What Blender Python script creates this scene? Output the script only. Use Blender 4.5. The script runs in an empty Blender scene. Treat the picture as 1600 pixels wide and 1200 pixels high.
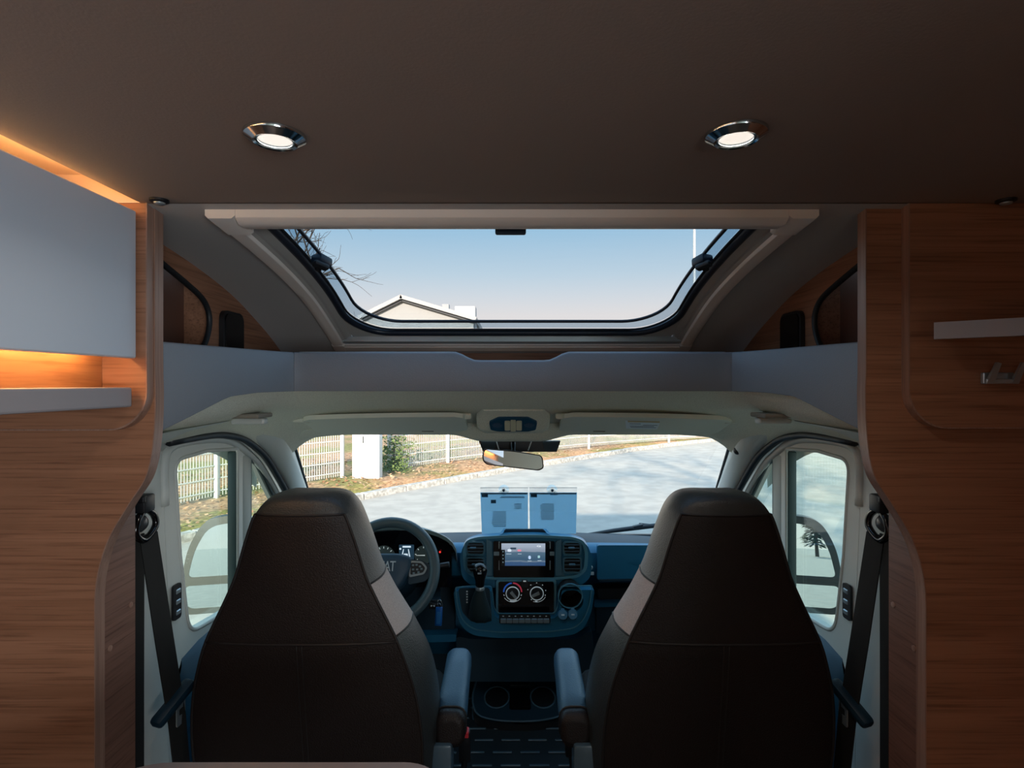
import bpy, bmesh, math, random
from mathutils import Vector, Matrix
from mathutils.geometry import tessellate_polygon

# ---------------------------------------------------------------- camera, sky, sun, exposure
H = 2.10                       # lens height above the road (m); design coordinates below are relative to the lens
F = 880.0                      # focal length in pixels of the 1600 px wide frame
sc = bpy.context.scene
COL = sc.collection
cam = bpy.data.cameras.new('camera'); camo = bpy.data.objects.new('camera', cam)
cam.sensor_width = 36.0; cam.lens = F / 1600 * 36.0; cam.clip_start = 0.02; cam.clip_end = 400
camo.location = (0, 0, H); camo.rotation_euler = (math.pi / 2, 0, 0)
COL.objects.link(camo); sc.camera = camo

w = bpy.data.worlds.new('sky'); sc.world = w; w.use_nodes = True
nt = w.node_tree; nt.nodes.clear()
o_ = nt.nodes.new('ShaderNodeOutputWorld'); b_ = nt.nodes.new('ShaderNodeBackground')
g_ = nt.nodes.new('ShaderNodeTexCoord'); s_ = nt.nodes.new('ShaderNodeSeparateXYZ'); r_ = nt.nodes.new('ShaderNodeValToRGB')
nt.links.new(g_.outputs['Generated'], s_.inputs[0]); nt.links.new(s_.outputs['Z'], r_.inputs[0])
nt.links.new(r_.outputs[0], b_.inputs[0]); nt.links.new(b_.outputs[0], o_.inputs[0])
cr = r_.color_ramp
cr.elements[0].position = 0.0; cr.elements[0].color = (0.92, 0.84, 0.80, 1)
cr.elements[1].position = 1.0; cr.elements[1].color = (0.30, 0.50, 0.78, 1)
for p, c in ((0.12, (0.84, 0.82, 0.82, 1)), (0.19, (0.58, 0.74, 0.86, 1)), (0.27, (0.36, 0.62, 0.84, 1))):
    e = cr.elements.new(p); e.color = c
b_.inputs[1].default_value = 2.45

sun = bpy.data.lights.new('sun', 'SUN'); suno = bpy.data.objects.new('sun', sun)
sun.energy = 12.5; sun.angle = math.radians(0.7); sun.color = (1.0, 0.88, 0.74)
suno.rotation_euler = Vector((0.20, 0.96, -0.325)).to_track_quat('-Z', 'Y').to_euler()
suno.location = (-4, -12, 9); COL.objects.link(suno)

# area lamps added at the two unseen side windows to brighten the interior
for nm, y0, y1, z0, z1, en in (('side_window_fill', -2.2, -.9, -.62, .12, 44), ('door_window_fill', -3.0, -2.35, -.9, .2, 20)):
    al = bpy.data.lights.new(nm, 'AREA'); al.shape = 'RECTANGLE'; al.size = y1 - y0; al.size_y = z1 - z0; al.energy = en; al.color = (.86, .93, 1.0)
    ao = bpy.data.objects.new(nm, al); COL.objects.link(ao); ao.location = (1.10, (y0 + y1) / 2, H + (z0 + z1) / 2)
    ao.rotation_euler = Vector((-1, 0, 0)).to_track_quat('-Z', 'Y').to_euler()
sc.view_settings.view_transform = 'Standard'; sc.view_settings.look = 'None'
sc.view_settings.exposure = 0.0; sc.view_settings.gamma = 1.0; sc.view_settings.use_curve_mapping = False
sc.cycles.max_bounces = 10; sc.cycles.diffuse_bounces = 6; sc.cycles.transparent_max_bounces = 16
sc.cycles.use_denoising = True
sc.cycles.caustics_reflective = False; sc.cycles.caustics_refractive = False
sc.cycles.sample_clamp_indirect = 4.0
random.seed(7)

# ---------------------------------------------------------------- helpers
def lin(r, g, b):
    f = lambda v: (v / 255 / 12.92) if v / 255 <= 0.04045 else ((v / 255 + 0.055) / 1.055) ** 2.4
    return (f(r), f(g), f(b), 1)

def at(px, py, D):
    return Vector(((px - 800) / F * D, D, (600 - py) / F * D))

_mats = {}
def mat(name, color, rough=0.5, metal=0.0, bump=None, speck=None, emit=None, spec=0.5, coat=0.0, trans=0.0):
    """plain procedural material; bump=(scale, strength), speck=(scale, second colour)"""
    if name in _mats: return _mats[name]
    m = bpy.data.materials.new(name); m.use_nodes = True; n = m.node_tree; p = n.nodes['Principled BSDF']
    p.inputs['Base Color'].default_value = color; p.inputs['Roughness'].default_value = rough
    p.inputs['Metallic'].default_value = metal; p.inputs['Specular IOR Level'].default_value = spec
    p.inputs['Coat Weight'].default_value = coat
    p.inputs['Transmission Weight'].default_value = trans
    tc = n.nodes.new('ShaderNodeTexCoord')
    if bump:
        t = n.nodes.new('ShaderNodeTexNoise'); t.inputs['Scale'].default_value = bump[0]; t.inputs['Detail'].default_value = 2
        bp = n.nodes.new('ShaderNodeBump'); bp.inputs['Strength'].default_value = bump[1]; bp.inputs['Distance'].default_value = 0.002
        n.links.new(tc.outputs['Object'], t.inputs['Vector']); n.links.new(t.outputs[0], bp.inputs['Height']); n.links.new(bp.outputs[0], p.inputs['Normal'])
    if speck:
        t = n.nodes.new('ShaderNodeTexNoise'); t.inputs['Scale'].default_value = speck[0]; t.inputs['Detail'].default_value = 3
        r = n.nodes.new('ShaderNodeValToRGB'); r.color_ramp.elements[0].position = 0.38; r.color_ramp.elements[1].position = 0.62
        r.color_ramp.elements[0].color = color; r.color_ramp.elements[1].color = speck[1]
        n.links.new(tc.outputs['Object'], t.inputs['Vector']); n.links.new(t.outputs[0], r.inputs[0]); n.links.new(r.outputs[0], p.inputs['Base Color'])
    if emit:
        p.inputs['Emission Color'].default_value = emit[0]; p.inputs['Emission Strength'].default_value = emit[1]
    _mats[name] = m
    return m

def wood(name, c1, c2, c3, scale, rough=0.42):
    """veneer: long soft streaks plus fine pores along the low-scale axis"""
    if name in _mats: return _mats[name]
    m = bpy.data.materials.new(name); m.use_nodes = True; n = m.node_tree; p = n.nodes['Principled BSDF']
    p.inputs['Roughness'].default_value = rough
    tc = n.nodes.new('ShaderNodeTexCoord'); mp = n.nodes.new('ShaderNodeMapping'); mp.inputs['Scale'].default_value = scale
    n.links.new(tc.outputs['Object'], mp.inputs['Vector'])
    a = n.nodes.new('ShaderNodeTexNoise'); a.inputs['Scale'].default_value = 1.0; a.inputs['Detail'].default_value = 4; a.inputs['Distortion'].default_value = 0.7
    b = n.nodes.new('ShaderNodeTexNoise'); b.inputs['Scale'].default_value = 5.0; b.inputs['Detail'].default_value = 5; b.inputs['Distortion'].default_value = 0.2
    n.links.new(mp.outputs[0], a.inputs['Vector']); n.links.new(mp.outputs[0], b.inputs['Vector'])
    ra = n.nodes.new('ShaderNodeValToRGB'); ra.color_ramp.elements[0].position = 0.3; ra.color_ramp.elements[1].position = 0.7
    ra.color_ramp.elements[0].color = c1; ra.color_ramp.elements[1].color = c2
    rb = n.nodes.new('ShaderNodeValToRGB'); rb.color_ramp.elements[0].position = 0.32; rb.color_ramp.elements[1].position = 0.5
    rb.color_ramp.elements[0].color = c3; rb.color_ramp.elements[1].color = (1, 1, 1, 1)
    n.links.new(a.outputs[0], ra.inputs[0]); n.links.new(b.outputs[0], rb.inputs[0])
    mx = n.nodes.new('ShaderNodeMix'); mx.data_type = 'RGBA'; mx.blend_type = 'MULTIPLY'; mx.inputs[0].default_value = 0.62
    n.links.new(ra.outputs[0], mx.inputs[6]); n.links.new(rb.outputs[0], mx.inputs[7]); n.links.new(mx.outputs[2], p.inputs['Base Color'])
    bp = n.nodes.new('ShaderNodeBump'); bp.inputs['Strength'].default_value = 0.15; bp.inputs['Distance'].default_value = 0.001
    n.links.new(b.outputs[0], bp.inputs['Height']); n.links.new(bp.outputs[0], p.inputs['Normal'])
    _mats[name] = m
    return m

def glass(name, tint, gloss=0.08):
    if name in _mats: return _mats[name]
    m = bpy.data.materials.new(name); m.use_nodes = True; n = m.node_tree; n.nodes.clear()
    o = n.nodes.new('ShaderNodeOutputMaterial'); t = n.nodes.new('ShaderNodeBsdfTransparent'); g = n.nodes.new('ShaderNodeBsdfGlossy')
    t.inputs[0].default_value = tint; g.inputs['Roughness'].default_value = 0.02
    f = n.nodes.new('ShaderNodeLayerWeight'); f.inputs[0].default_value = 0.5
    q = n.nodes.new('ShaderNodeMath'); q.operation = 'POWER'; q.inputs[1].default_value = 5.0
    k = n.nodes.new('ShaderNodeMath'); k.operation = 'MULTIPLY_ADD'; k.inputs[1].default_value = 0.8; k.inputs[2].default_value = gloss
    mx = n.nodes.new('ShaderNodeMixShader')
    n.links.new(f.outputs['Facing'], q.inputs[0]); n.links.new(q.outputs[0], k.inputs[0]); n.links.new(k.outputs[0], mx.inputs[0])
    n.links.new(t.outputs[0], mx.inputs[1]); n.links.new(g.outputs[0], mx.inputs[2]); n.links.new(mx.outputs[0], o.inputs[0])
    _mats[name] = m
    return m

def tag(o, label, cat, group=None, kind=None):
    o['label'] = label; o['category'] = cat
    if group: o['group'] = group
    if kind: o['kind'] = kind
    return o

def thing(name, label, cat, loc, group=None, kind=None):
    """an Empty at the thing's base (loc relative to the lens)"""
    o = bpy.data.objects.new(name, None); COL.objects.link(o); o.empty_display_size = 0.05
    o.location = Vector(loc) + Vector((0, 0, H))
    return tag(o, label, cat, group, kind)

def worldpos(o):
    p = Vector(o.location)
    while o.parent: o = o.parent; p += Vector(o.location)
    return p

def mesh(name, verts, faces, m, parent=None, smooth=False, origin=None):
    base = worldpos(parent) if parent else Vector((0, 0, 0))
    if origin is None and parent is None:
        xs = [Vector(v) for v in verts]; c = sum(xs, Vector()) / len(xs)
        origin = Vector((c.x, c.y, min(v.z for v in xs)))
    loc = Vector((0, 0, 0))
    if parent is None: loc = Vector(origin) + Vector((0, 0, H)); base = loc
    me = bpy.data.meshes.new(name)
    me.from_pydata([tuple(Vector(v) + Vector((0, 0, H)) - base) for v in verts], [], faces)
    bm = bmesh.new(); bm.from_mesh(me); bmesh.ops.recalc_face_normals(bm, faces=bm.faces)
    bm.to_mesh(me); bm.free()
    if smooth: me.polygons.foreach_set('use_smooth', [True] * len(me.polygons))
    me.materials.append(m); me.update()
    o = bpy.data.objects.new(name, me); COL.objects.link(o); o.location = loc
    if parent: o.parent = parent
    if smooth == 'auto':
        try: me.set_sharp_from_angle(angle=math.radians(40))
        except Exception: pass
    return o

def join(*parts):
    V = []; Fs = []
    for v, f in parts:
        k = len(V); V += list(v); Fs += [tuple(i + k for i in q) for q in f]
    return V, Fs

def xf(g, M):
    return [M @ Vector(v) for v in g[0]], g[1]

def g_box(x0, x1, y0, y1, z0, z1, bev=0.0, seg=2):
    if bev <= 0:
        V = [(x, y, z) for z in (z0, z1) for y in (y0, y1) for x in (x0, x1)]
        return [Vector(v) for v in V], [(0, 2, 3, 1), (4, 5, 7, 6), (0, 1, 5, 4), (2, 6, 7, 3), (0, 4, 6, 2), (1, 3, 7, 5)]
    bm = bmesh.new(); bmesh.ops.create_cube(bm, size=1)
    for v in bm.verts:
        v.co = Vector((x0 + (v.co.x + .5) * (x1 - x0), y0 + (v.co.y + .5) * (y1 - y0), z0 + (v.co.z + .5) * (z1 - z0)))
    bmesh.ops.bevel(bm, geom=list(bm.edges), offset=bev, segments=seg, profile=0.5, affect='EDGES')
    bm.verts.index_update(); V = [v.co.copy() for v in bm.verts]; Fs = [tuple(v.index for v in f.verts) for f in bm.faces]
    bm.free(); return V, Fs

def catmull(pts, n=8, closed=False):
    P = [Vector(p) for p in pts]; out = []; N = len(P)
    for i in range(N if closed else N - 1):
        a = P[(i - 1) % N] if closed or i > 0 else P[i] * 2 - P[i + 1]
        b = P[i]; c = P[(i + 1) % N]
        d = P[(i + 2) % N] if closed or i + 2 < N else c * 2 - b
        for k in range(n):
            t = k / n
            out.append(0.5 * ((2 * b) + (c - a) * t + (2 * a - 5 * b + 4 * c - d) * t * t + (3 * b - a - 3 * c + d) * t ** 3))
    if not closed: out.append(P[-1])
    return out

def g_tube(path, r, n=8, closed=False, flat=None):
    """tube along a path; r number or list; flat=(a,b) elliptical factors"""
    P = [Vector(p) for p in path]; N = len(P); V = []; Fs = []
    up = Vector((0, 0, 1)); prev = None
    for i in range(N):
        a = P[(i - 1) % N] if (closed or i > 0) else P[i]; b = P[(i + 1) % N] if (closed or i < N - 1) else P[i]
        t = (b - a).normalized() if (b - a).length > 1e-9 else Vector((0, 1, 0))
        if prev is None:
            x = t.cross(up)
            if x.length < 0.1: x = t.cross(Vector((0, 1, 0)))
        else: x = prev - t * prev.dot(t)
        x.normalize(); prev = x; y = t.cross(x)
        rr = r[i] if isinstance(r, (list, tuple)) else r
        for k in range(n):
            an = 2 * math.pi * k / n
            V.append(P[i] + x * math.cos(an) * rr * (flat[0] if flat else 1) + y * math.sin(an) * rr * (flat[1] if flat else 1))
    for i in range(N if closed else N - 1):
        for k in range(n):
            Fs.append((i * n + k, i * n + (k + 1) % n, ((i + 1) % N) * n + (k + 1) % n, ((i + 1) % N) * n + k))
    if not closed: Fs += [tuple(range(n))[::-1], tuple((N - 1) * n + k for k in range(n))]
    return V, Fs

def g_lathe(prof, n=24, M=None, cap=True):
    """profile [(r,z)] about local z"""
    V = []; Fs = []
    for r, z in prof:
        for k in range(n):
            a = 2 * math.pi * k / n; V.append(Vector((r * math.cos(a), r * math.sin(a), z)))
    for i in range(len(prof) - 1):
        for k in range(n): Fs.append((i * n + k, i * n + (k + 1) % n, (i + 1) * n + (k + 1) % n, (i + 1) * n + k))
    if cap: Fs += [tuple(range(n))[::-1], tuple((len(prof) - 1) * n + k for k in range(n))]
    if M is not None: V = [M @ v for v in V]
    return V, Fs

def g_loft(rings, closed=True, caps=True):
    n = len(rings[0]); V = [Vector(p) for r in rings for p in r]; Fs = []
    assert all(len(r) == n for r in rings)
    for i in range(len(rings) - 1):
        for k in range(n if closed else n - 1):
            Fs.append((i * n + k, i * n + (k + 1) % n, (i + 1) * n + (k + 1) % n, (i + 1) * n + k))
    if caps and closed: Fs += [tuple(range(n))[::-1], tuple((len(rings) - 1) * n + k for k in range(n))]
    return V, Fs

def g_plate(outer, holes, fn, off):
    """flat polygon with holes, mapped by fn(a,b)->Vector, thickened by vector off"""
    loops = [outer] + list(holes)
    flat = [p for l in loops for p in l]; N = len(flat)
    tris = tessellate_polygon([[Vector((p[0], p[1], 0)) for p in l] for l in loops])
    V = [fn(*p) for p in flat]; V += [v + Vector(off) for v in V]
    Fs = [tuple(t) for t in tris] + [tuple(i + N for i in t)[::-1] for t in tris]
    k = 0
    for l in loops:
        m = len(l)
        for i in range(m): Fs.append((k + i, k + (i + 1) % m, N + k + (i + 1) % m, N + k + i))
        k += m
    return V, Fs

def rrect(x0, x1, y0, y1, r, n=5):
    """rounded rectangle; r number or 4 radii (x1y1, x0y1, x0y0, x1y0)"""
    rs = r if isinstance(r, (list, tuple)) else [r] * 4; out = []
    for (cx, cy, a0), q in zip(((x1, y1, 0), (x0, y1, 90), (x0, y0, 180), (x1, y0, 270)), rs):
        sx = -1 if cx == x1 else 1; sy = -1 if cy == y1 else 1
        if q <= 0: out.append((cx, cy)); continue
        for k in range(n + 1):
            a = math.radians(a0 + 90 * k / n); out.append((cx + sx * q + q * math.cos(a), cy + sy * q + q * math.sin(a)))
    return out

def rpoly(pts, r, n=4):
    """polygon with each corner rounded"""
    out = []; N = len(pts); rs = r if isinstance(r, (list, tuple)) else [r] * N
    for i in range(N):
        p = Vector(pts[i]); a = Vector(pts[i - 1]) - p; b = Vector(pts[(i + 1) % N]) - p
        q = min(rs[i], a.length * .45, b.length * .45)
        if q <= 0: out.append(tuple(p)); continue
        s = p + a.normalized() * q; e = p + b.normalized() * q
        for k in range(n + 1):
            t = k / n; out.append(tuple(s * (1 - t) ** 2 + p * 2 * t * (1 - t) + e * t * t))
    return out

def interp(tab, x):
    if x <= tab[0][0]: return tab[0][1]
    for (a, u), (b, v) in zip(tab, tab[1:]):
        if x <= b: return u + (v - u) * (x - a) / (b - a)
    return tab[-1][1]

def smooth_tab(tab, n=12):
    c = catmull([(a, b, 0) for a, b in tab], n)
    return [(p.x, p.y) for p in c]

def text_geo(s, size, depth, font_shear=0.0, spacing=1.0):
    cu = bpy.data.curves.new('t', 'FONT'); cu.body = s; cu.size = size; cu.extrude = depth; cu.align_x = 'CENTER'; cu.align_y = 'CENTER'
    cu.shear = font_shear; cu.space_character = spacing; cu.resolution_u = 2
    ob = bpy.data.objects.new('t', cu); COL.objects.link(ob)
    bpy.context.view_layer.update()
    me = bpy.data.meshes.new_from_object(ob.evaluated_get(bpy.context.evaluated_depsgraph_get()))
    V = [v.co.copy() for v in me.vertices]; Fs = [tuple(p.vertices) for p in me.polygons]
    bpy.data.objects.remove(ob); bpy.data.curves.remove(cu); bpy.data.meshes.remove(me)
    return V, Fs

def frame_M(o, ex, ey, ez):
    return Matrix(((ex[0], ey[0], ez[0], o[0]), (ex[1], ey[1], ez[1], o[1]), (ex[2], ey[2], ez[2], o[2]), (0, 0, 0, 1)))

# ---------------------------------------------------------------- materials
W1, W2, W3 = lin(146, 102, 76), lin(172, 124, 96), (0.42, 0.37, 0.35, 1)
M_woodx = wood('walnut_veneer_across', W1, W2, W3, (.9, 30, 36))
M_woody = wood('walnut_veneer_along', W1, W2, W3, (30, .9, 36))
M_woodb = wood('walnut_backboard_lit', lin(160, 108, 68), lin(190, 134, 88), (0.62, 0.52, 0.44, 1), (30, 1.8, 26))  # veneer lightened in colour where the strip light falls on it
M_woodd = wood('walnut_return_panel', lin(118, 88, 76), lin(140, 106, 92), W3, (30, 1.6, 40))
M_edge = wood('edge_banding', lin(142, 112, 98), lin(168, 136, 120), (0.7, 0.64, 0.62, 1), (60, 60, 1.2), 0.35)
M_ceil = mat('ceiling_fabric', lin(146, 130, 120), 0.85, bump=(220, 0.12))
M_slope = mat('overcab_liner', lin(174, 172, 170), 0.9, bump=(260, 0.12))
M_greyboard = mat('grey_laminate', lin(196, 208, 222), 0.4, bump=(180, 0.05))
M_greyshelf = mat('grey_shelf', lin(150, 146, 150), 0.45)
M_band = mat('grey_leatherette', lin(126, 132, 140), 0.55, bump=(420, 0.3))
M_headl = mat('headliner_fabric', lin(226, 228, 212), 0.95, bump=(500, 0.12), speck=(420, lin(206, 206, 190)))
M_trimw = mat('pale_plastic', lin(200, 204, 198), 0.5, bump=(600, 0.06))
M_frame = mat('window_frame_plastic', lin(232, 224, 216), 0.3)
M_rubber = mat('black_rubber', lin(26, 30, 34), 0.5)
M_gasket = mat('window_gasket', lin(20, 34, 50), 0.35)
M_pane = glass('roof_window_acrylic', (0.385, 0.385, 0.39, 1), 0.03)
M_wind = glass('windscreen_glass', (0.93, 0.95, 0.93, 1), 0.04)
M_side = glass('side_glass', (0.86, 0.93, 0.88, 1), 0.05)
M_dash = mat('dash_plastic', lin(24, 104, 138), 0.5, bump=(500, 0.1))
M_dashd = mat('dash_dark_plastic', lin(15, 44, 58), 0.55)
M_black = mat('black_plastic', lin(20, 22, 26), 0.45)
M_piano = mat('piano_black', lin(12, 10, 12), 0.12)
M_leath = mat('seat_leather_brown_black', lin(26, 20, 19), 0.48, bump=(330, 0.6), spec=.35)
M_leaths = mat('seat_side_leather', lin(44, 46, 46), 0.42, bump=(330, 0.5))
M_mesh = mat('seat_grey_fabric', lin(198, 188, 184), 0.9, bump=(700, 0.3), speck=(600, lin(164, 156, 153)))
M_pipe = mat('seam_thread', lin(22, 18, 18), 0.6)
M_chrome = mat('chrome', lin(205, 212, 214), 0.12, 1.0)
M_silver = mat('silver_plastic', lin(168, 180, 186), 0.3, 0.6)
M_strap = mat('belt_webbing', lin(24, 25, 24), 0.75, bump=(800, 0.2))
M_mirror = mat('mirror_glass', (0.85, 0.88, 0.88, 1), 0.01, 1.0)
M_white = mat('white_paint', lin(238, 238, 236), 0.4)
M_print = mat('white_print', lin(220, 228, 230), 0.5)
M_lamp = mat('lamp_diffuser', (1, 1, 1, 1), 0.5, emit=((1.0, 0.90, 0.80, 1), .9))
M_led = mat('warm_led_strip', (1, 0.8, 0.5, 1), 0.5, emit=((1.0, 0.56, 0.22, 1), 32.0))
M_blue = mat('blue_tag_plastic', lin(20, 110, 200), 0.4)
M_red = mat('red_plastic', lin(226, 60, 70), 0.4)

# ================================================================= THE PLACE OUTSIDE
GZ = -H
M_road = mat('asphalt', lin(176, 167, 156), 0.95, bump=(40, 0.4), speck=(3.0, lin(162, 154, 144)))
road = mesh('floor_road', *g_box(-60, 60, -110, 90, GZ - 0.3, GZ), M_road, origin=(0, 0, GZ - .3))
tag(road, 'sunlit pale grey asphalt road outside the windscreen', 'road', kind='structure')

def ground(px, py, z=GZ):
    D = -z / ((py - 600) / F); return Vector(((px - 800) / F * D, D, z))

kerbline = [(-6.6, 2.0), (-5.6, 5.0), (-4.37, 7.4), (-2.84, 10.0), (-1.1, 12.2), (1.46, 15.1), (7.0, 20.3), (18, 27.5), (34, 34)]
kc = catmull([(a, b, 0) for a, b in kerbline], 12)
M_kerb = mat('kerb_stone', lin(190, 184, 176), 0.9, bump=(30, 0.5), speck=(14, lin(150, 144, 136)))
# bank of grass and dry leaves behind the kerb
def bank_mat():
    m = bpy.data.materials.new('leafy_grass'); m.use_nodes = True; n = m.node_tree; p = n.nodes['Principled BSDF']; p.inputs['Roughness'].default_value = 1
    tc = n.nodes.new('ShaderNodeTexCoord')
    a = n.nodes.new('ShaderNodeTexNoise'); a.inputs['Scale'].default_value = 0.8; a.inputs['Detail'].default_value = 6
    b = n.nodes.new('ShaderNodeTexNoise'); b.inputs['Scale'].default_value = 14; b.inputs['Detail'].default_value = 4
    n.links.new(tc.outputs['Object'], a.inputs['Vector']); n.links.new(tc.outputs['Object'], b.inputs['Vector'])
    ra = n.nodes.new('ShaderNodeValToRGB'); ra.color_ramp.elements[0].position = .42; ra.color_ramp.elements[1].position = .56
    ra.color_ramp.elements[0].color = lin(134, 128, 70); ra.color_ramp.elements[1].color = lin(176, 140, 106)
    rb = n.nodes.new('ShaderNodeValToRGB'); rb.color_ramp.elements[0].position = .35; rb.color_ramp.elements[1].position = .65
    rb.color_ramp.elements[0].color = (.55, .5, .45, 1); rb.color_ramp.elements[1].color = (1.15, 1.1, 1.05, 1)
    mx = n.nodes.new('ShaderNodeMix'); mx.data_type = 'RGBA'; mx.blend_type = 'MULTIPLY'; mx.inputs[0].default_value = 1
    n.links.new(a.outputs[0], ra.inputs[0]); n.links.new(b.outputs[0], rb.inputs[0])
    n.links.new(ra.outputs[0], mx.inputs[6]); n.links.new(rb.outputs[0], mx.inputs[7]); n.links.new(mx.outputs[2], p.inputs['Base Color'])
    return m
M_bank = bank_mat()
nrm = []
for i, p in enumerate(kc):
    t = (kc[min(i + 1, len(kc) - 1)] - kc[max(i - 1, 0)]).normalized(); nrm.append(Vector((-t.y, t.x, 0)))
rows = []
for dist, z in ((0.14, GZ + .09), (1.0, GZ + .12), (2.2, GZ + .16), (4, GZ + .2), (30, GZ + .6)):
    rows.append([Vector((p.x + q.x * dist, p.y + q.y * dist, z + .03 * math.sin(p.x * 3 + dist * 2))) for p, q in zip(kc, nrm)])
rows.insert(0, [Vector((p.x + q.x * .14, p.y + q.y * .14, GZ - .05)) for p, q in zip(kc, nrm)])
bank = mesh('floor_bank', *g_loft(rows, closed=False, caps=False), M_bank, smooth=True)
tag(bank, 'grass verge strewn with dry brown leaves behind the kerb', 'verge', kind='structure')
# dry leaves lying on the bank (uncountable)
lv = []; lf = []
for i in range(5200):
    k = random.uniform(6, len(kc) - 30); i0 = int(k); p = kc[i0].lerp(kc[i0 + 1], k - i0); q = nrm[i0]
    d = random.uniform(.2, 4.2) if random.random() < .75 else random.uniform(2.0, 4.5)
    c = Vector((p.x + q.x * d, p.y + q.y * d, GZ + .12 + .05 * min(d, 4) / 2 + random.uniform(.0, .03)))
    a = random.uniform(0, 6.28); s = random.uniform(.02, .05); u = Vector((math.cos(a), math.sin(a), random.uniform(-.4, .4))) * s; v = Vector((-math.sin(a), math.cos(a), random.uniform(-.5, .5))) * s * .6
    j = len(lv); lv += [c - u, c + v, c + u, c - v]; lf.append((j, j + 1, j + 2, j + 3))
leaves = mesh('dry_leaves', lv, lf, mat('dry_leaf', lin(196, 160, 124), .9, speck=(1.3, lin(150, 104, 70))))
tag(leaves, 'scattered dry brown leaves on the verge below the fence', 'leaves', kind='stuff')
# kerb of single stones
kerb = thing('kerb', 'low pale stone kerb curving along the road edge', 'kerb', (kc[20].x, kc[20].y, GZ), kind='structure')
L = 0; pts = [kc[0]]
dense = catmull([(a, b, 0) for a, b in kerbline], 60)
for p, q in zip(dense, dense[1:]):
    L += (q - p).length
    if L >= 1.0: pts.append(q); L = 0
for a, b in zip(pts, pts[1:]):
    t = (b - a).normalized(); n_ = Vector((-t.y, t.x, 0)); c = (a + b) / 2; l = (b - a).length / 2 - .008; hz = random.uniform(-.008, .008)
    mesh('kerb_stone', *xf(g_box(-l, l, 0, .15, GZ - .02, GZ + .11 + hz, .012, 1), frame_M((c.x, c.y, 0), t, n_, (0, 0, 1))), M_kerb, kerb)

# fence of white welded wire panels
M_fence = mat('white_fence_wire', lin(200, 198, 192), 0.5)
M_cab = mat('meter_cabinet_plastic', lin(196, 196, 194), .5)
FZ = GZ + .16
def fl(px, py): return ground(px, py, FZ)
posts = [fl(196, 806), fl(338, 776), fl(535, 745), fl(608, 735), fl(700, 722), fl(808, 709), fl(920, 698), fl(1045, 688), fl(1200, 679)]
fence = thing('wire_fence', 'white welded wire mesh fence with posts behind the grass verge', 'fence', posts[2])
FH = 1.75
for p in posts:
    mesh('post', *g_box(p.x - .035, p.x + .035, p.y - .035, p.y + .035, FZ - .1, FZ + FH + .05, .006, 1), M_fence, fence)
for i, (a, b) in enumerate(zip(posts, posts[1:])):
    if i == 2: continue                         # the gap filled by the meter cabinet
    t = (b - a); Ln = t.length; t.normalize(); n_ = Vector((-t.y, t.x, 0)); V = []; Fs = []
    for k in range(1, int(Ln / .055)):
        c = a + t * (k * .055); V, Fs = join((V, Fs), xf(g_box(-.0045, .0045, -.0045, .0045, FZ + .02, FZ + FH), frame_M((c.x, c.y, 0), t, n_, (0, 0, 1))))
    z = FZ + .1
    while z < FZ + FH:
        m_ = (a + b) / 2
        V, Fs = join((V, Fs), xf(g_box(-Ln / 2, Ln / 2, -.012, .012, z - .008, z + .008), frame_M((m_.x, m_.y, 0), t, n_, (0, 0, 1)))); z += .22
    o = mesh('wire_panel', V, Fs, M_fence, fence); o['kind'] = 'stuff'
# meter cabinet in the fence line
pc = fl(574, 745); ux = (fl(593, 743) - fl(556, 747)); wd = .56
cabn = thing('meter_cabinet', 'plain white utility cabinet standing in the wire fence line', 'cabinet', pc)
mesh('body', *g_box(pc.x - wd / 2, pc.x + wd / 2, pc.y - .13, pc.y + .16, FZ - .05, FZ + 1.25, .01), M_cab, cabn)
mesh('roof', *g_box(pc.x - wd / 2 - .03, pc.x + wd / 2 + .03, pc.y - .17, pc.y + .19, FZ + 1.25, FZ + 1.30, .01), M_cab, cabn)
mesh('door', *g_box(pc.x - wd / 2 + .03, pc.x + wd / 2 - .03, pc.y - .142, pc.y - .128, FZ + .05, FZ + 1.2, .004), M_cab, cabn)
mesh('handle', *g_box(pc.x - .06, pc.x - .04, pc.y - .16, pc.y - .14, FZ + .72, FZ + .86, .004), M_black, cabn)
# clipped shrub in the gap beside the cabinet
sb = fl(601, 741); V = []; Fs = []
for i in range(900):
    c = Vector((sb.x + random.gauss(.08, .16), sb.y + .5 + random.gauss(0, .18), FZ + abs(random.gauss(.25, .4))))
    a = random.uniform(0, 6.28); u = Vector((math.cos(a), math.sin(a), random.uniform(-.6, .6))) * .035; v = Vector((-math.sin(a), .3, math.cos(a))) * .02
    j = len(V); V += [c - u, c + v, c + u, c - v]; Fs.append((j, j + 1, j + 2, j + 3))
sh = thing('shrub', 'dark green shrub in the gap beside the white cabinet', 'shrub', (sb.x, sb.y + .5, FZ))
mesh('foliage', V, Fs, mat('shrub_leaf', lin(96, 112, 58), .9, speck=(9, lin(66, 84, 42))), sh)
mesh('stem', *g_tube([(sb.x + .08, sb.y + .5, FZ), (sb.x + .1, sb.y + .5, FZ + .5)], .02), mat('bark', lin(96, 84, 74), .95, bump=(20, .6)), sh)

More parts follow.
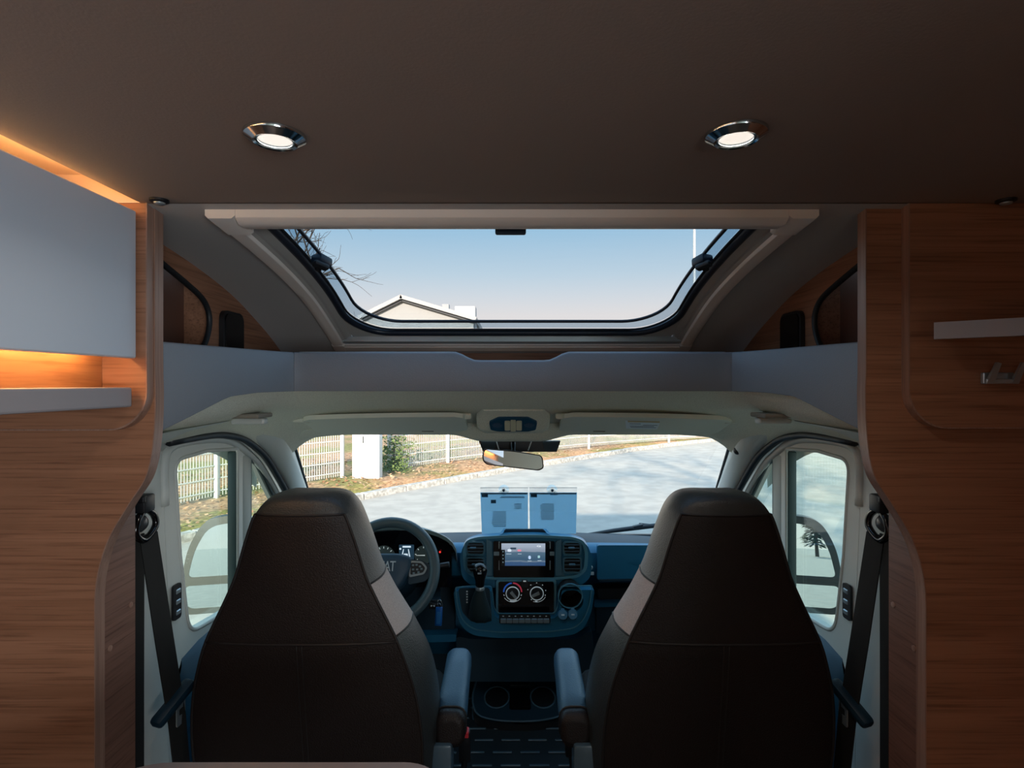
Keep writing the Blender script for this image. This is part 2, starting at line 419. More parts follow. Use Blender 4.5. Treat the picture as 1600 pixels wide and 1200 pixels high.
# house gable far behind, seen through the roof window
hs = thing('house', 'white gabled house roof far off, seen through the roof window', 'house', (-8.8, 48, GZ))
ap = at(627, 461, 48); le = at(560, 494, 48); re = at(745, 496, 48)
gx0, gx1 = le.x, re.x
V, Fs = g_plate([(gx0, GZ), (gx1 - .3, GZ), (gx1 - .3, re.z - .1), (ap.x, ap.z - .35), (gx0 + .3, le.z - .1)], [], lambda a, b: Vector((a, 48.3, b)), (0, 9, 0))
mesh('wall', V, Fs, mat('house_plaster', lin(196, 196, 194), .8), hs)
for p, q in ((le, ap), (ap, re)):
    d = (q - p).normalized(); u = Vector((-d.z, 0, d.x)); 
    V, Fs = g_plate([(0, 0), ((q - p).length, 0), ((q - p).length, .32), (0, .32)], [], lambda a, b: p + d * a + u * (b - .32) + Vector((0, -.35, 0)), (0, 9.9, 0))
    mesh('roof_slope', V, Fs, mat('roof_sheet', lin(206, 206, 206), .6), hs)
    V, Fs = g_plate([(.2, 0), ((q - p).length - .2, 0), ((q - p).length - .2, .16), (.2, .16)], [], lambda a, b: p + d * a + u * (b - .5) + Vector((0, -.05, 0)), (0, .25, 0))
    mesh('eave_shadow', V, Fs, mat('eave_shadow_grey', lin(96, 98, 102), .7), hs)  # shadow line under the roof edge, built as a dark grey strip
cx = at(697, 478, 50); mesh('chimney', *g_box(cx.x - .3, cx.x + .3, 49.5, 50.3, re.z - 1, cx.z + .1, .02), mat('house_plaster', lin(196, 196, 194), .8), hs)
cx = at(726, 482, 50); mesh('dormer', *g_box(cx.x - .8, cx.x + 1.0, 49.2, 51, re.z - 1, cx.z + .1, .02), mat('roof_sheet2', lin(214, 214, 214), .6), hs)

# lamp post
lp = at(1085, 600, 27); lamp = thing('street_lamp', 'tall white street lamp post seen through the roof window', 'street lamp', (lp.x, 27, GZ))
mesh('pole', *g_tube([(lp.x, 27, GZ), (lp.x, 27, GZ + 5), (lp.x, 27, GZ + 10)], [.09, .075, .055], 12), M_white, lamp)
mesh('lamp_head', *g_box(lp.x - .9, lp.x + .05, 26.85, 27.15, GZ + 9.95, GZ + 10.1, .03), M_silver, lamp)

# bare tree whose twigs hang into the roof window
M_bark = _mats['bark']
def bare_tree(name, label, base, h, seed, lean=(0, 0), spread=.55):
    rnd = random.Random(seed); t = thing(name, label, 'tree', base); B = Vector(base)
    V = []; Fs = []
    trunk = [B + Vector((lean[0] * k / 6, lean[1] * k / 6, h * .62 * k / 6)) for k in range(7)]
    mesh('trunk', *g_tube(trunk, [.22 - .02 * k for k in range(7)], 8), M_bark, t, True)
    def grow(p, d, l, r, depth):
        nonlocal V, Fs
        path = [p]
        for k in range(4):
            d = (d + Vector((rnd.gauss(0, .16), rnd.gauss(0, .16), rnd.gauss(0, .12)))).normalized(); p = p + d * l / 4; path.append(p)
        V, Fs = join((V, Fs), g_tube(path, [r * (1 - .12 * k) for k in range(5)], 5))
        if depth:
            for k in range(4):
                a = rnd.choice(path[1:]); nd = (d + Vector((rnd.gauss(0, spread), rnd.gauss(0, spread), rnd.gauss(.05, spread)))).normalized()
                grow(a, nd, l * rnd.uniform(.5, .75), r * .5, depth - 1)
    for k in range(9):
        a = rnd.uniform(0, 6.28); grow(trunk[rnd.randint(3, 6)], Vector((math.cos(a), math.sin(a), rnd.uniform(.25, .9))).normalized(), h * .3, .07, 3)
    mesh('branches', V, Fs, M_bark, t)['kind'] = 'stuff'
    return t
bare_tree('bare_tree', 'leafless tree with thin twigs at upper left of the roof window', (-9.4, 21.5, GZ), 9.2, 5)
def conifer(label, base, h, r, seed):
    rnd = random.Random(seed); t = thing('conifer', label, 'tree', base, 'conifers behind the vehicle'); B = Vector(base)
    mesh('trunk', *g_tube([B, B + Vector((0, 0, h))], [.18, .02], 7), M_bark, t)
    V = []; Fs = []
    for i in range(2600):
        f = rnd.random() ** .7; z = h * (.12 + .88 * f); R = r * (1 - f) * rnd.uniform(.55, 1.0) * (1 + .2 * math.sin(z * 5)); a = rnd.uniform(0, 6.28)
        c = B + Vector((R * math.cos(a), R * math.sin(a), z)); u = Vector((math.cos(a), math.sin(a), -.4)) * .28; v = Vector((-math.sin(a), math.cos(a), 0)) * .12
        j = len(V); V += [c - u, c + v, c + u, c - v]; Fs.append((j, j + 1, j + 2, j + 3))
    mesh('foliage', V, Fs, mat('conifer_needles', lin(44, 66, 40), .9), t)
conifer('dark conifer mirrored in the right wing mirror', (6.4, -58, GZ), 7.0, 1.5, 3)
bare_tree('shade_tree', 'leafless tree behind the vehicle casting soft shade over the road', (0.6, -9.5, GZ), 10.5, 11, spread=.7)

# ================================================================= VEHICLE BODY (mostly unseen shell)
M_body = mat('white_bodywork', lin(232, 234, 234), 0.25, coat=.4)
M_inner = mat('light_wall_panel', lin(196, 190, 182), 0.6)
CEIL = 0.354; FLR = -1.40
def shell(name, label, cat, parts, m):
    return tag(mesh(name, *join(*parts), m), label, cat, kind='structure')
shell('wall_left', 'walnut side wall behind the left overhead cabinet', 'wall', [g_box(-1.14, -1.11, -3.2, 1.145, FLR - .2, .62)], M_woody)  # dark veneer used here to cut bounced light
# right wall with a dinette window and the entrance door glass behind the camera
V, Fs = g_plate([(-3.2, FLR - .2), (1.145, FLR - .2), (1.145, .62), (-3.2, .62)], [rrect(-2.2, -.9, -.62, .12, .06), rrect(-3.0, -2.35, -.9, .2, .06)], lambda a, b: Vector((1.11, a, b)), (.03, 0, 0))
shell('wall_right', 'side wall with windows on the right behind the seats', 'wall', [(V, Fs)], M_woody)
shell('wall_rear', 'rear wall of the living area behind the camera', 'wall', [g_box(-1.11, 1.11, -3.2, -3.17, FLR, .6)], mat('rear_wall_panel', lin(150, 158, 148), .7))
shell('roof', 'white outer roof of the vehicle', 'roof', [g_box(-1.14, 1.14, -3.2, 1.0, .60, .64)], M_body)
shell('floor', 'dark floor of the living area', 'floor', [g_box(-1.11, 1.11, -3.17, 1.15, FLR - .06, FLR)], mat('vinyl_floor', lin(92, 80, 70), .5))
for i, (a, b, c, d) in enumerate(((-2.2, -.9, -.62, .12), (-3.0, -2.35, -.9, .2))):
    o = mesh('window_%d' % (i + 5), *g_plate(rrect(a - .01, b + .01, c - .01, d + .01, .06), [], lambda p, q: Vector((1.12, p, q)), (.006, 0, 0)), M_side)
    tag(o, ('wide' if i == 0 else 'tall narrow') + ' side window of the living area behind the camera', 'window', kind='structure')

shade_wardrobe = thing('wardrobe', 'added unseen walnut wardrobe keeping light off the right partition', 'wardrobe', (.92, -.3, FLR))  # added out of view so the right partition stays dark
mesh('body', *g_box(.76, 1.109, -.62, .06, FLR + .001, CEIL - .002), M_woody, shade_wardrobe)
mesh('door', *g_box(.742, .759, -.61, .05, FLR + .06, CEIL - .02, .003, 1), M_woody, shade_wardrobe)
mesh('handle', *g_box(.728, .741, .0, .012, -.5, -.36, .003, 1), M_silver, shade_wardrobe)

# ---------------------------------------------------------------- ceiling and its lamps
ceil = shell('ceiling', 'dark grey-brown flat ceiling panel above the cab opening', 'ceiling', [g_box(-.726, 1.11, -3.17, 1.12, CEIL, CEIL + .03)], M_ceil)
shell('trim_4', 'pale light cove between ceiling and left overhead cabinet', 'cove', [g_box(-1.11, -.726, -3.17, 1.10, CEIL + .055, CEIL + .07), g_box(-.735, -.726, -3.17, 1.10, CEIL + .0305, CEIL + .055), g_box(-1.11, -.72, 1.1003, 1.145, CEIL, CEIL + .07)], mat('cove_board', lin(235, 215, 190), .6))
def downlight(px, py, label):
    D = CEIL * F / (600 - py); c = at(px, py, D); t = thing('downlight', label, 'ceiling lamp', (c.x, c.y, CEIL - .012), 'recessed ceiling downlights')
    M = Matrix.Translation((c.x, c.y, CEIL))
    mesh('bezel', *g_lathe([(.0255, -.004), (.0265, -.010), (.030, -.0115), (.0415, -.0045), (.0425, -.001), (.0425, 0), (.0255, 0)], 40, M, cap=False), M_chrome, t, 'auto')
    mesh('inner_ring', *g_lathe([(.0235, -.002), (.0235, -.009), (.0255, -.009), (.0255, -.002)], 40, M, cap=False), M_silver, t, 'auto')
    mesh('diffuser', *g_lathe([(.0235, -.006), (.012, -.0068), (.001, -.007)], 32, M, cap=True), M_lamp, t, True)
    l = bpy.data.lights.new('downlight_beam', 'AREA'); l.shape = 'DISK'; l.size = .045; l.energy = .85; l.color = (1.0, .88, .76); l.spread = math.radians(150)
    lo = bpy.data.objects.new('downlight_beam', l); COL.objects.link(lo); lo.parent = t; lo.location = (0, 0, .004)
    return t
downlight(430, 211, 'chrome-rimmed lit ceiling downlight, the left one of the two')
downlight(1150, 208, 'chrome-rimmed lit ceiling downlight, the right one of the two')
for px, py, lb in ((249, 312, 'small dark stud on the ceiling edge above the left wood edge'), (1572, 312, 'small dark stud on the ceiling edge above the right wardrobe')):
    D = CEIL * F / (600 - py); c = at(px, py, D)
    t = thing('ceiling_stud', lb, 'stud', (c.x, c.y, CEIL - .008), 'ceiling edge studs')
    mesh('base', *g_lathe([(.017, 0), (.017, -.004), (.012, -.006)], 20, Matrix.Translation((c.x, c.y, CEIL))), M_black, t, 'auto')
    mesh('cap', *g_lathe([(.011, -.005), (.009, -.009), (.002, -.010)], 20, Matrix.Translation((c.x, c.y, CEIL))), M_silver, t, True)

# ---------------------------------------------------------------- wooden partitions left and right of the cab opening
BD = 1.12
edge_px = [(242, 322), (242, 560), (243, 620), (240, 687), (229, 743), (202, 787), (172, 838), (156, 884), (149, 930), (148.5, 1000), (148.5, 1250)]
def partition(s, label):
    ctr = 797.5
    pts = [((ctr - a - (800 - ctr) * 0) * -1 / F * BD if s < 0 else (ctr - a) / F * BD, (600 - b) / F * BD) for a, b in edge_px]
    pts = [((-(ctr - a) if s < 0 else (ctr - a)) / F * BD - 2.5 / F * BD, (600 - b) / F * BD) for a, b in edge_px]
    cv = [(p.x, p.y) for p in catmull([(a, b, 0) for a, b in pts], 6)]
    cv[0] = (cv[0][0], CEIL - .0005)
    t = thing('wall_front_' + ('left' if s < 0 else 'right'), label, 'partition', (s * .95, BD, FLR), kind='structure')
    V, Fs = g_plate(cv + [(s * 1.108, cv[-1][1]), (s * 1.108, CEIL - .0005)], [], lambda a, b: Vector((a, BD, b)), (0, .024, 0))
    mesh('panel', V, Fs, M_woodx, t)
    # edge banding strip wrapped round the sawn edge
    rings = [[Vector((a - s * .0012, BD - .0012, b)), Vector((a - s * .0012, BD + .0252, b)), Vector((a + s * .001, BD + .0252, b)), Vector((a + s * .001, BD - .0012, b))] for a, b in cv]
    mesh('edge_band', *g_loft(rings), M_edge, t, 'auto')
    # return panel running forward beside the belt
    x = s * .8295
    V, Fs = g_plate([(1.1445, -1.0), (1.24, -1.0), (1.24, -.16), (1.1445, -.16)], [], lambda a, b: Vector((x, a, b)), (s * .012, 0, 0))
    mesh('return_panel', V, Fs, M_woodd, t)
    for px, py, D in ((211, 945, 1.225), (170, 1013, 1.162)):
        z = (600 - py) / F * D
        mesh('screw_cap', *g_lathe([(.006, 0), (.006, .0015), (.004, .002)], 14, frame_M((x, D, z), (0, 1, 0), (0, 0, 1), (-s, 0, 0))), M_edge, t, 'auto')
    return t
partition(-1, 'walnut partition with an S-curved edge on the left of the cab')
partition(1, 'dark walnut partition with an S-curved edge on the right of the cab')
# overlaid end boards with rounded lower corner
def end_board(s, xedge, zlow, rad, label):
    t = thing('end_board', label, 'board', (s * .9, 1.10, zlow), 'raised end boards on the partitions', 'structure')
    xo = s * 1.105; y0, y1 = 1.10, 1.1195
    a0, a1 = min(xedge, xo), max(xedge, xo)
    rr = [0, 0, 0, 0]; rr[3 if s < 0 else 2] = rad
    ol = rrect(a0, a1, zlow, CEIL - .001, rr, 10)
    mesh('panel', *g_plate(ol, [], lambda a, b: Vector((a, y0, b)), (0, y1 - y0, 0)), M_woodx, t)
    # banding along inner + lower edge
    if s < 0: seg = [p for p in ol if not (p[0] < a0 + .001 and p[1] > zlow + .01)]
    else: seg = [p for p in ol if not (p[0] > a1 - .001 and p[1] > zlow + .01)]
    ordr = sorted(seg, key=lambda p: (-p[1], p[0] if s > 0 else -p[0]))
    cx = sum(p[0] for p in ol) / len(ol)
    rings = [[Vector((p[0] - s * .001, y0 - .001, p[1] - .001)), Vector((p[0] - s * .001, y1, p[1] - .001)), Vector((p[0] + s * .0015, y1, p[1] + .0015)), Vector((p[0] + s * .0015, y0 - .001, p[1] + .0015))] for p in ordr]
    mesh('edge_band', *g_loft(rings), M_edge, t, 'auto')
end_board(-1, (229.5 - 800) / F * 1.10, (600 - 672) / F * 1.1, .075, 'raised walnut board with rounded lower corner behind the grey cabinet')
end_board(1, (1420 - 800) / F * 1.10, (600 - 669) / F * 1.1, .075, 'raised dark walnut board with rounded corner carrying the hook')

# ---------------------------------------------------------------- left overhead cabinet, shelf and its lights
CX = -.73
t = thing('overhead_cabinet', 'wall cabinet with a plain grey front lit from above and below', 'cabinet', (-.9, .3, .05))
mesh('body', *g_box(-1.105, CX - .02, -1.6, 1.094, .078, .336), M_woody, t)
for a, b in ((-1.6, -.702), (-.698, .148), (.152, 1.095)):
    mesh('door', *g_box(CX - .019, CX, a, b, .0498, .3365, .0025, 1), M_greyboard, t)
mesh('led_strip', *g_box(-.782, -.770, -1.5, 1.05, .3365, .342), M_led, t)
mesh('led_strip_under', *g_box(-.782, -.770, -1.5, 1.04, .070, .0778), M_led, t)
t = thing('wall_shelf', 'narrow grey shelf below the lit backboard on the left', 'shelf', (-.9, .3, -.045))
mesh('board', *g_box(-1.105, CX - .003, -1.6, 1.088, -.0445, -.0062, .004), M_greyshelf, t)
mesh('backboard', *g_box(-.812, -.80, -1.6, 1.0985, -.0059, .0775), M_woodb, t)
# table edge in the foreground
t = thing('table', 'grey-brown table top edge at the bottom left foreground', 'table', (-.34, .2, FLR))
TZ = -.56
mesh('table_top', *g_plate(rrect(-.60, -.09, -.6, TZ * -F / 591, [.07, .10, .05, .05], 10), [], lambda a, b: Vector((a, b, TZ)), (0, 0, -.028)), mat('table_laminate', lin(120, 112, 112), .45), t, 'auto')
mesh('pedestal', *g_tube([(-.34, .1, FLR), (-.34, .1, TZ - .028)], .035, 16), M_silver, t, 'auto')
mesh('foot', *g_lathe([(.18, 0), (.17, .02), (.04, .03)], 28, Matrix.Translation((-.34, .1, FLR))), M_silver, t, 'auto')

# right side: shelf lip and hook
t = thing('shelf_rail', 'pale grey shelf front jutting from the right wardrobe board', 'shelf', (.9, 1.02, .085))
V, Fs = g_plate([(0, 0), (.36, .0), (.36, .031), (0, .031)], [], lambda a, b: Vector((.785 + a * .766, 1.048 - a * .643, .0835 + b)), (.010, .0125, 0))
mesh('front', V, Fs, M_greyshelf, t)
mesh('bracket', *g_box(.83, .845, 1.022, 1.0995, .088, .110, .002, 1), M_greyshelf, t)
hk = at(1562, 586, 1.09)
t = thing('coat_hook', 'brushed metal double coat hook on the right wardrobe board', 'hook', (hk.x, 1.099, hk.z - .02))
mesh('plate', *g_box(hk.x - .030, hk.x + .030, 1.091, 1.0995, hk.z - .017, hk.z + .005, .0015, 1), M_silver, t)
for dx in (-.030, .018):
    V, Fs = g_plate([(0, -.017), (.014, -.017), (.017, .022), (.008, .024)], [], lambda a, b: Vector((hk.x + dx + a, 1.090 - max(0, b + .006) * .5, hk.z + b)), (0, -.006, 0))
    mesh('prong', V, Fs, M_silver, t)
mesh('cross_bar', *g_box(hk.x - .030, hk.x + .032, 1.083, 1.091, hk.z - .017, hk.z - .007, .0015, 1), M_silver, t)

# ================================================================= OVERCAB: sloped liner with the roof window
PROF = smooth_tab([(1.10, .352), (1.139, .345), (1.206, .336), (1.432, .300), (1.629, .2535), (1.80, .190), (1.888, .152), (1.96, .116), (2.02, .085)])
def zc(D): return interp(PROF, D)
ND = 36
Ds = [1.10 + (1.985 - 1.10) * i / ND for i in range(ND + 1)]
WX, WD0, WD1 = .555, 1.16, 1.90
Xs = [-.806, -.74, -.66, -.60, -WX, -.3, 0, .3, WX, .60, .66, .74, .806]
Dall = sorted(Ds + [WD0, WD1])
V = []; Fs = []; n = len(Xs)
for D in Dall:
    for x in Xs: V.append(Vector((x, D, zc(D))))
for i in range(len(Dall) - 1):
    for k in range(n - 1):
        if WD0 - 1e-6 <= Dall[i] < WD1 - 1e-6 and -WX - 1e-6 <= Xs[k] < WX - 1e-6: continue
        Fs.append((i * n + k, i * n + k + 1, (i + 1) * n + k + 1, (i + 1) * n + k))
N0 = len(V); V += [v + Vector((0, .01, .03)) for v in V]; Fs += [tuple(i + N0 for i in f)[::-1] for f in Fs]
o = mesh('ceiling_slope', V, Fs, M_slope, smooth=True); tag(o, 'grey felt-lined sloping ceiling around the roof window', 'ceiling', kind='structure')

rw = thing('window_1', 'wide panoramic roof window with pale frame above the cab', 'window', (0, 1.5, zc(1.5)), kind='structure')
def side_rail(s):
    prof = [(.609, -.001), (.609, -.010), (.604, -.015), (.590, -.016), (.574, -.013), (.571, -.009), (.571, .006), (.575, .006), (.595, -.001)]
    rings = []
    for i in range(31):
        D = 1.165 + (1.925 - 1.165) * i / 30; rings.append([Vector((s * x, D, zc(D) + h)) for x, h in prof])
    mesh('side_rail', *g_loft(rings), M_frame, rw, 'auto')
    prof = [(.571, -.004), (.569, -.004), (.540, .014), (.540, .018), (.571, .002)]
    rings = []
    for i in range(31):
        D = 1.165 + (1.908 - 1.165) * i / 30; rings.append([Vector((s * x, D, zc(D) + h)) for x, h in prof])
    mesh('reveal', *g_loft(rings), mat('reveal_grey', lin(176, 176, 172), .5), rw, 'auto')
    # moulded corner cap at the top
    rings = []
    for i in range(9):
        D = 1.122 + .082 * i / 8; e = .020 * (1 - i / 8)
        rings.append([Vector((s * x, D, zc(D) + h)) for x, h in ((.612, .002), (.612, -.012), (.606, -.018), (.56, -.018), (.552, -.012), (.552, .002))])
    mesh('corner_cap', *g_loft(rings), M_frame, rw, 'auto')
    rings = []
    for i in range(5):
        D = 1.905 + .03 * i / 4
        rings.append([Vector((s * x, D, zc(D) + h)) for x, h in ((.611, .002), (.611, -.012), (.606, -.0165), (.57, -.0165), (.566, -.012), (.566, .002))])
    mesh('corner_cap', *g_loft(rings), M_frame, rw, 'auto')
side_rail(-1); side_rail(1)
# blind cassette across the top
rings = []
for x in (-.5515, .5515):
    rings.append([Vector((x, D, z)) for D, z in ((1.122, .350), (1.122, .332), (1.135, .322), (1.17, .322), (1.195, .3285), (1.203, .334), (1.203, .343), (1.17, .350))])
mesh('blind_cassette', *g_loft(rings), M_frame, rw, 'auto')
rings = [[Vector((x, 1.2035 + a, .334 + b)) for a, b in ((0, 0), (.004, 0), (.004, .006), (0, .006))] for x in (-.56, .56)]
mesh('blind_edge', *g_loft(rings), M_gasket, rw)
# bottom rails
for nm, d0, d1, h0, h1, m in (('bottom_rail', 1.913, 1.935, -.016, .003, M_frame), ('bottom_rail_step', 1.893, 1.9125, -.007, .010, M_silver), ('bottom_rail_lip', 1.9065, 1.9128, -.0125, -.0075, M_frame)):
    rings = [[Vector((x, d0, zc(d0) + h0)), Vector((x, d1, zc(d1) + h0)), Vector((x, d1, zc(d1) + h1)), Vector((x, d0, zc(d0) + h1))] for x in (-.57, .57)]
    mesh(nm, *g_loft(rings), m, rw)
def wpath(inx, ind, h, rad=.13):
    pl = rrect(-inx, inx, 1.15, ind, [rad, rad, .02, .02], 10)
    out = []
    for i in range(len(pl)):
        a = pl[i]; b = pl[(i + 1) % len(pl)]; k = 18 if i % 11 == 10 else 1
        for j in range(k):
            x = a[0] + (b[0] - a[0]) * j / k; D = a[1] + (b[1] - a[1]) * j / k; out.append(Vector((x, D, zc(D) + h)))
    return out
mesh('corner_fill', *g_loft([wpath(.545, 1.898, .012, .03), wpath(.536, 1.893, .020)], closed=True, caps=False), _mats['reveal_grey'], rw, True)
mesh('gasket', *g_tube(wpath(.533, 1.888, .020), .0115, 8, True), M_gasket, rw, True)
mesh('gasket_lip', *g_tube(wpath(.520, 1.876, .024), .0035, 6, True), M_rubber, rw, True)
mesh('pane_edge_seal', *g_tube(wpath(.487, 1.838, .030), .0050, 6, True), M_gasket, rw, True)
mesh('pane_edge_band', *g_loft([wpath(.520, 1.876, .030), wpath(.487, 1.838, .033)], closed=True, caps=False), glass('pane_edge', (.50, .62, .72, 1), .1), rw, True)
pg = []
for i in range(25):
    D = 1.14 + (1.9 - 1.14) * i / 24; pg.append([Vector((x, D, zc(D) + .036)) for x in (-.54, -.2, .2, .54)])
mesh('pane', *g_loft(pg, closed=False, caps=False), M_pane, rw, True)
for s in (-1, 1):                # latches
    D = 1.43; c = Vector((s * .483, D, zc(D) + .012))
    l = mesh('latch', *xf(g_box(-.018, .018, -.022, .022, -.012, .012, .006), Matrix.Translation(c) @ Matrix.Rotation(-.2, 4, 'X') @ Matrix.Rotation(s * .4, 4, 'Z')), M_gasket, rw, 'auto')
    mesh('latch_lever', *xf(g_box(-.010, .012, -.026, .014, -.024, -.010, .005), Matrix.Translation(c + Vector((-s * .006, -.006, 0))) @ Matrix.Rotation(-.3, 4, 'X') @ Matrix.Rotation(s * .7, 4, 'Z')), M_black, l, 'auto')
    mesh('latch_button', *g_lathe([(.009, 0), (.008, .012), (.003, .014)], 14, frame_M(c + Vector((s * .012, .012, -.01)), (1, 0, 0), (0, -.9, .3), (0, -.3, -.95))), M_black, l, 'auto')
V, Fs = g_plate(rrect(-.033, .033, -.010, .008, [.004] * 4), [], lambda a, b: Vector((a - .003, 1.2085, .334 + b - .003 + .06 * a * a * 20 * .03)), (0, .006, 0))
mesh('blind_handle', V, Fs, M_gasket, rw)

# overcab side cheeks with cubby opening and black speaker
def cheek(s):
    side = 'left' if s < 0 else 'right'
    t = thing('wall_overcab_' + side, 'walnut side wall of the overcab storage on the ' + side, 'wall', (s * .81, 1.5, .0), kind='structure')
    outer = [(1.146, 0), (1.99, 0)] + [(D, zc(D) + .002) for D in reversed(Ds) if D > 1.15]
    hole = [(p.x, p.y) for p in catmull([(1.18, .325, 0), (1.25, .30, 0), (1.32, .277, 0), (1.40, .253, 0), (1.47, .228, 0), (1.503, .20, 0), (1.512, .165, 0), (1.50, .125, 0), (1.478, .095, 0), (1.44, .07, 0)], 5)] + [(1.18, .06)]
    V, Fs = g_plate(outer, [hole], lambda a, b: Vector((s * .806, a, b)), (s * .014, 0, 0))
    mesh('panel', V, Fs, M_woody, t)
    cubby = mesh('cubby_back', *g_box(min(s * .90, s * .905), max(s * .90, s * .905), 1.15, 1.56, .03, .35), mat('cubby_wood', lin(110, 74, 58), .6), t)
    mesh('cubby_rim', *g_tube([Vector((s * .812, a, b)) for a, b in hole], .008, 6, True), M_rubber, t, True)
    mesh('cubby_floor', *g_box(min(s * .82, s * .905), max(s * .82, s * .905), 1.15, 1.56, .025, .03), M_woody, t)
    mesh('cubby_end', *g_box(min(s * .82, s * .905), max(s * .82, s * .905), 1.545, 1.56, .03, .33), M_woody, t)
    mesh('cubby_top', *g_box(min(s * .82, s * .905), max(s * .82, s * .905), 1.15, 1.56, .35, .36), M_woody, t)
    sp = thing('speaker', 'flat black rounded speaker on the %s overcab cheek' % side, 'speaker', (s * .80, 1.6, .06), 'overcab speakers')
    V, Fs = g_plate(rrect(1.548, 1.668, .045, .205, .025), [], lambda a, b: Vector((s * .8055, a, b)), (-s * .012, 0, 0))
    mesh('housing', V, Fs, M_black, sp)
    V, Fs = g_plate(rrect(1.556, 1.660, .053, .197, .02), [], lambda a, b: Vector((s * .7936, a, b)), (-s * .004, 0, 0))
    mesh('grille', V, Fs, M_piano, sp)
cheek(-1); cheek(1)
tag(mesh('wall_overcab_front', *g_box(-.806, .806, 1.975, 1.99, -.01, zc(1.975) + .02), M_woodx), 'walnut front wall of the overcab storage under the roof window', 'wall', kind='structure')
tag(mesh('floor_overcab', *g_box(-.80, .80, 1.575, 1.974, .0, .012), M_woodx), 'walnut floor of the overcab storage behind the grey lip', 'shelf', kind='structure')

# grey leatherette lip
def bandpath():
    ctl = [(-.726, 1.146), (-.70, 1.24), (-.668, 1.36), (-.638, 1.46), (-.612, 1.53), (-.585, 1.55), (-.52, 1.555)]
    L_ = [(p.x, p.y) for p in catmull([(a, b, 0) for a, b in ctl], 5)]
    mid = [(-.52 + 1.04 * k / 60, 1.555) for k in range(1, 60)]
    return L_ + mid + [(-a, b) for a, b in reversed(L_)]
def band_bot(x, D):
    return interp([(1.14, -.10), (1.22, -.071), (1.33, -.030), (1.42, -.022), (1.56, -.0195)], D)
def band_top(x, D):
    z = .087
    d = abs(x + .001); return z - .0235 * (1 - min(1, max(0, (d - .095) / .065)) ** 2 * (3 - 2 * min(1, max(0, (d - .095) / .065)))) if d < .16 else z
bp_ = bandpath()
lip = thing('storage_lip', 'blue-grey leatherette lip with a finger dip across the overcab storage', 'panel', (0, 1.55, -.02))
segs = {'L': [], 'C': [], 'R': []}
for x, D in bp_:
    segs['L' if x < -.602 else 'R' if x > .604 else 'C'].append((x, D))
def band_geo(pp):
    rings = []
    for i, (x, D) in enumerate(pp):
        a = pp[max(0, i - 1)]; b = pp[min(len(pp) - 1, i + 1)]; tx, ty = b[0] - a[0], b[1] - a[1]; l = math.hypot(tx, ty); nx, ny = ty / l, -tx / l
        zt, zb = band_top(x, D), band_bot(x, D)
        rings.append([Vector((x + nx * o, D + ny * o, z)) for o, z in ((.0, zb), (.009, zb), (.011, zb + .003), (.011, zt - .005), (.008, zt - .001), (.004, zt), (-.003, zt), (-.006, zt - .004), (-.006, zb))])
    return g_loft(rings)
ga = segs['L'][-1]; gb = segs['R'][0]
for k in ('L', 'C', 'R'):
    pp = list(segs[k])
    if k == 'C': pp = [(ga[0] + .0035, interp([(p[0], p[1]) for p in bp_], ga[0] + .0035))] + pp + [(gb[0] - .0035, 1.5498)]
    mesh('pad', *band_geo(pp), M_band, lip, 'auto')
mesh('top_highlight', *g_tube([Vector((x, D - .002, band_top(x, D))) for x, D in bp_ if abs(x) < .59], .0022, 6), M_silver, lip, True)  # highlight along the lip's upper edge, modelled as a thin silver tube

# ================================================================= CAB
# headliner
ZC = smooth_tab([(1.10, .010), (1.30, .0), (1.55, -.020), (1.70, -.058), (1.80, -.088), (1.90, -.122), (2.03, -.168)])
ZS = smooth_tab([(1.10, -.15), (1.40, -.14), (1.55, -.136), (1.674, -.146), (1.79, -.177), (1.924, -.24), (2.05, -.33)])
def zh(x, D):
    s = min(1, abs(x) / .835); p = interp([(1.1, 2.6), (1.55, 3.6), (1.8, 6), (2.03, 11)], D)
    return interp(ZC, D) + (interp(ZS, D) - interp(ZC, D)) * s ** p
hx = [-.835 + 1.67 * k / 72 for k in range(73)]
hd = [1.146 + (2.03 - 1.146) * k / 30 for k in range(31)]
def lip_d(x): return interp([(0, 1.558), (.585, 1.553), (.612, 1.533), (.638, 1.463), (.668, 1.363), (.70, 1.243), (.727, 1.149), (.835, 1.146)], abs(x))
hl = []
for k in range(31):
    row = []
    for x in hx:
        d0 = lip_d(x); D = d0 + (2.03 - d0) * k / 30
        corr = (band_bot(0, d0) + .007 - zh(x, d0)) * max(0, 1 - k / 12) ** 2 * (1 if abs(x) < .73 else max(0, 1 - (abs(x) - .73) / .08))
        row.append(Vector((x, D, zh(x, D) + corr)))
    hl.append(row)
V, Fs = g_loft(hl, closed=False, caps=False); n0 = len(V)
V += [v + Vector((0, 0, .012)) for v in V]; Fs += [tuple(i + n0 for i in f)[::-1] for f in Fs]
tag(mesh('ceiling_cab', V, Fs, M_headl, smooth=True), 'pale fabric headliner over the windscreen and front seats', 'headliner', kind='structure')
rows_ = []
for k in range(10):
    D = 1.60 + .46 * k / 9
    rows_.append([Vector((x, D, z)) for x, z in [(-.935, interp(ZS, D) - .05), (-.93, interp(ZS, D) + .03), (-.88, interp(ZS, D) + .06)] + [(-.8 + .1 * j, max(interp(ZC, D) + .035, -.17)) for j in range(17)] + [(.88, interp(ZS, D) + .06), (.93, interp(ZS, D) + .03), (.935, interp(ZS, D) - .05)]])
V, Fs = g_loft(rows_, closed=False, caps=False); n0 = len(V); V += [v + Vector((0, 0, .008)) for v in V]; Fs += [tuple(i + n0 for i in f)[::-1] for f in Fs]
tag(mesh('roof_cab', V, Fs, M_body, smooth=True), 'white outer roof skin above the cab headliner', 'roof', kind='structure')
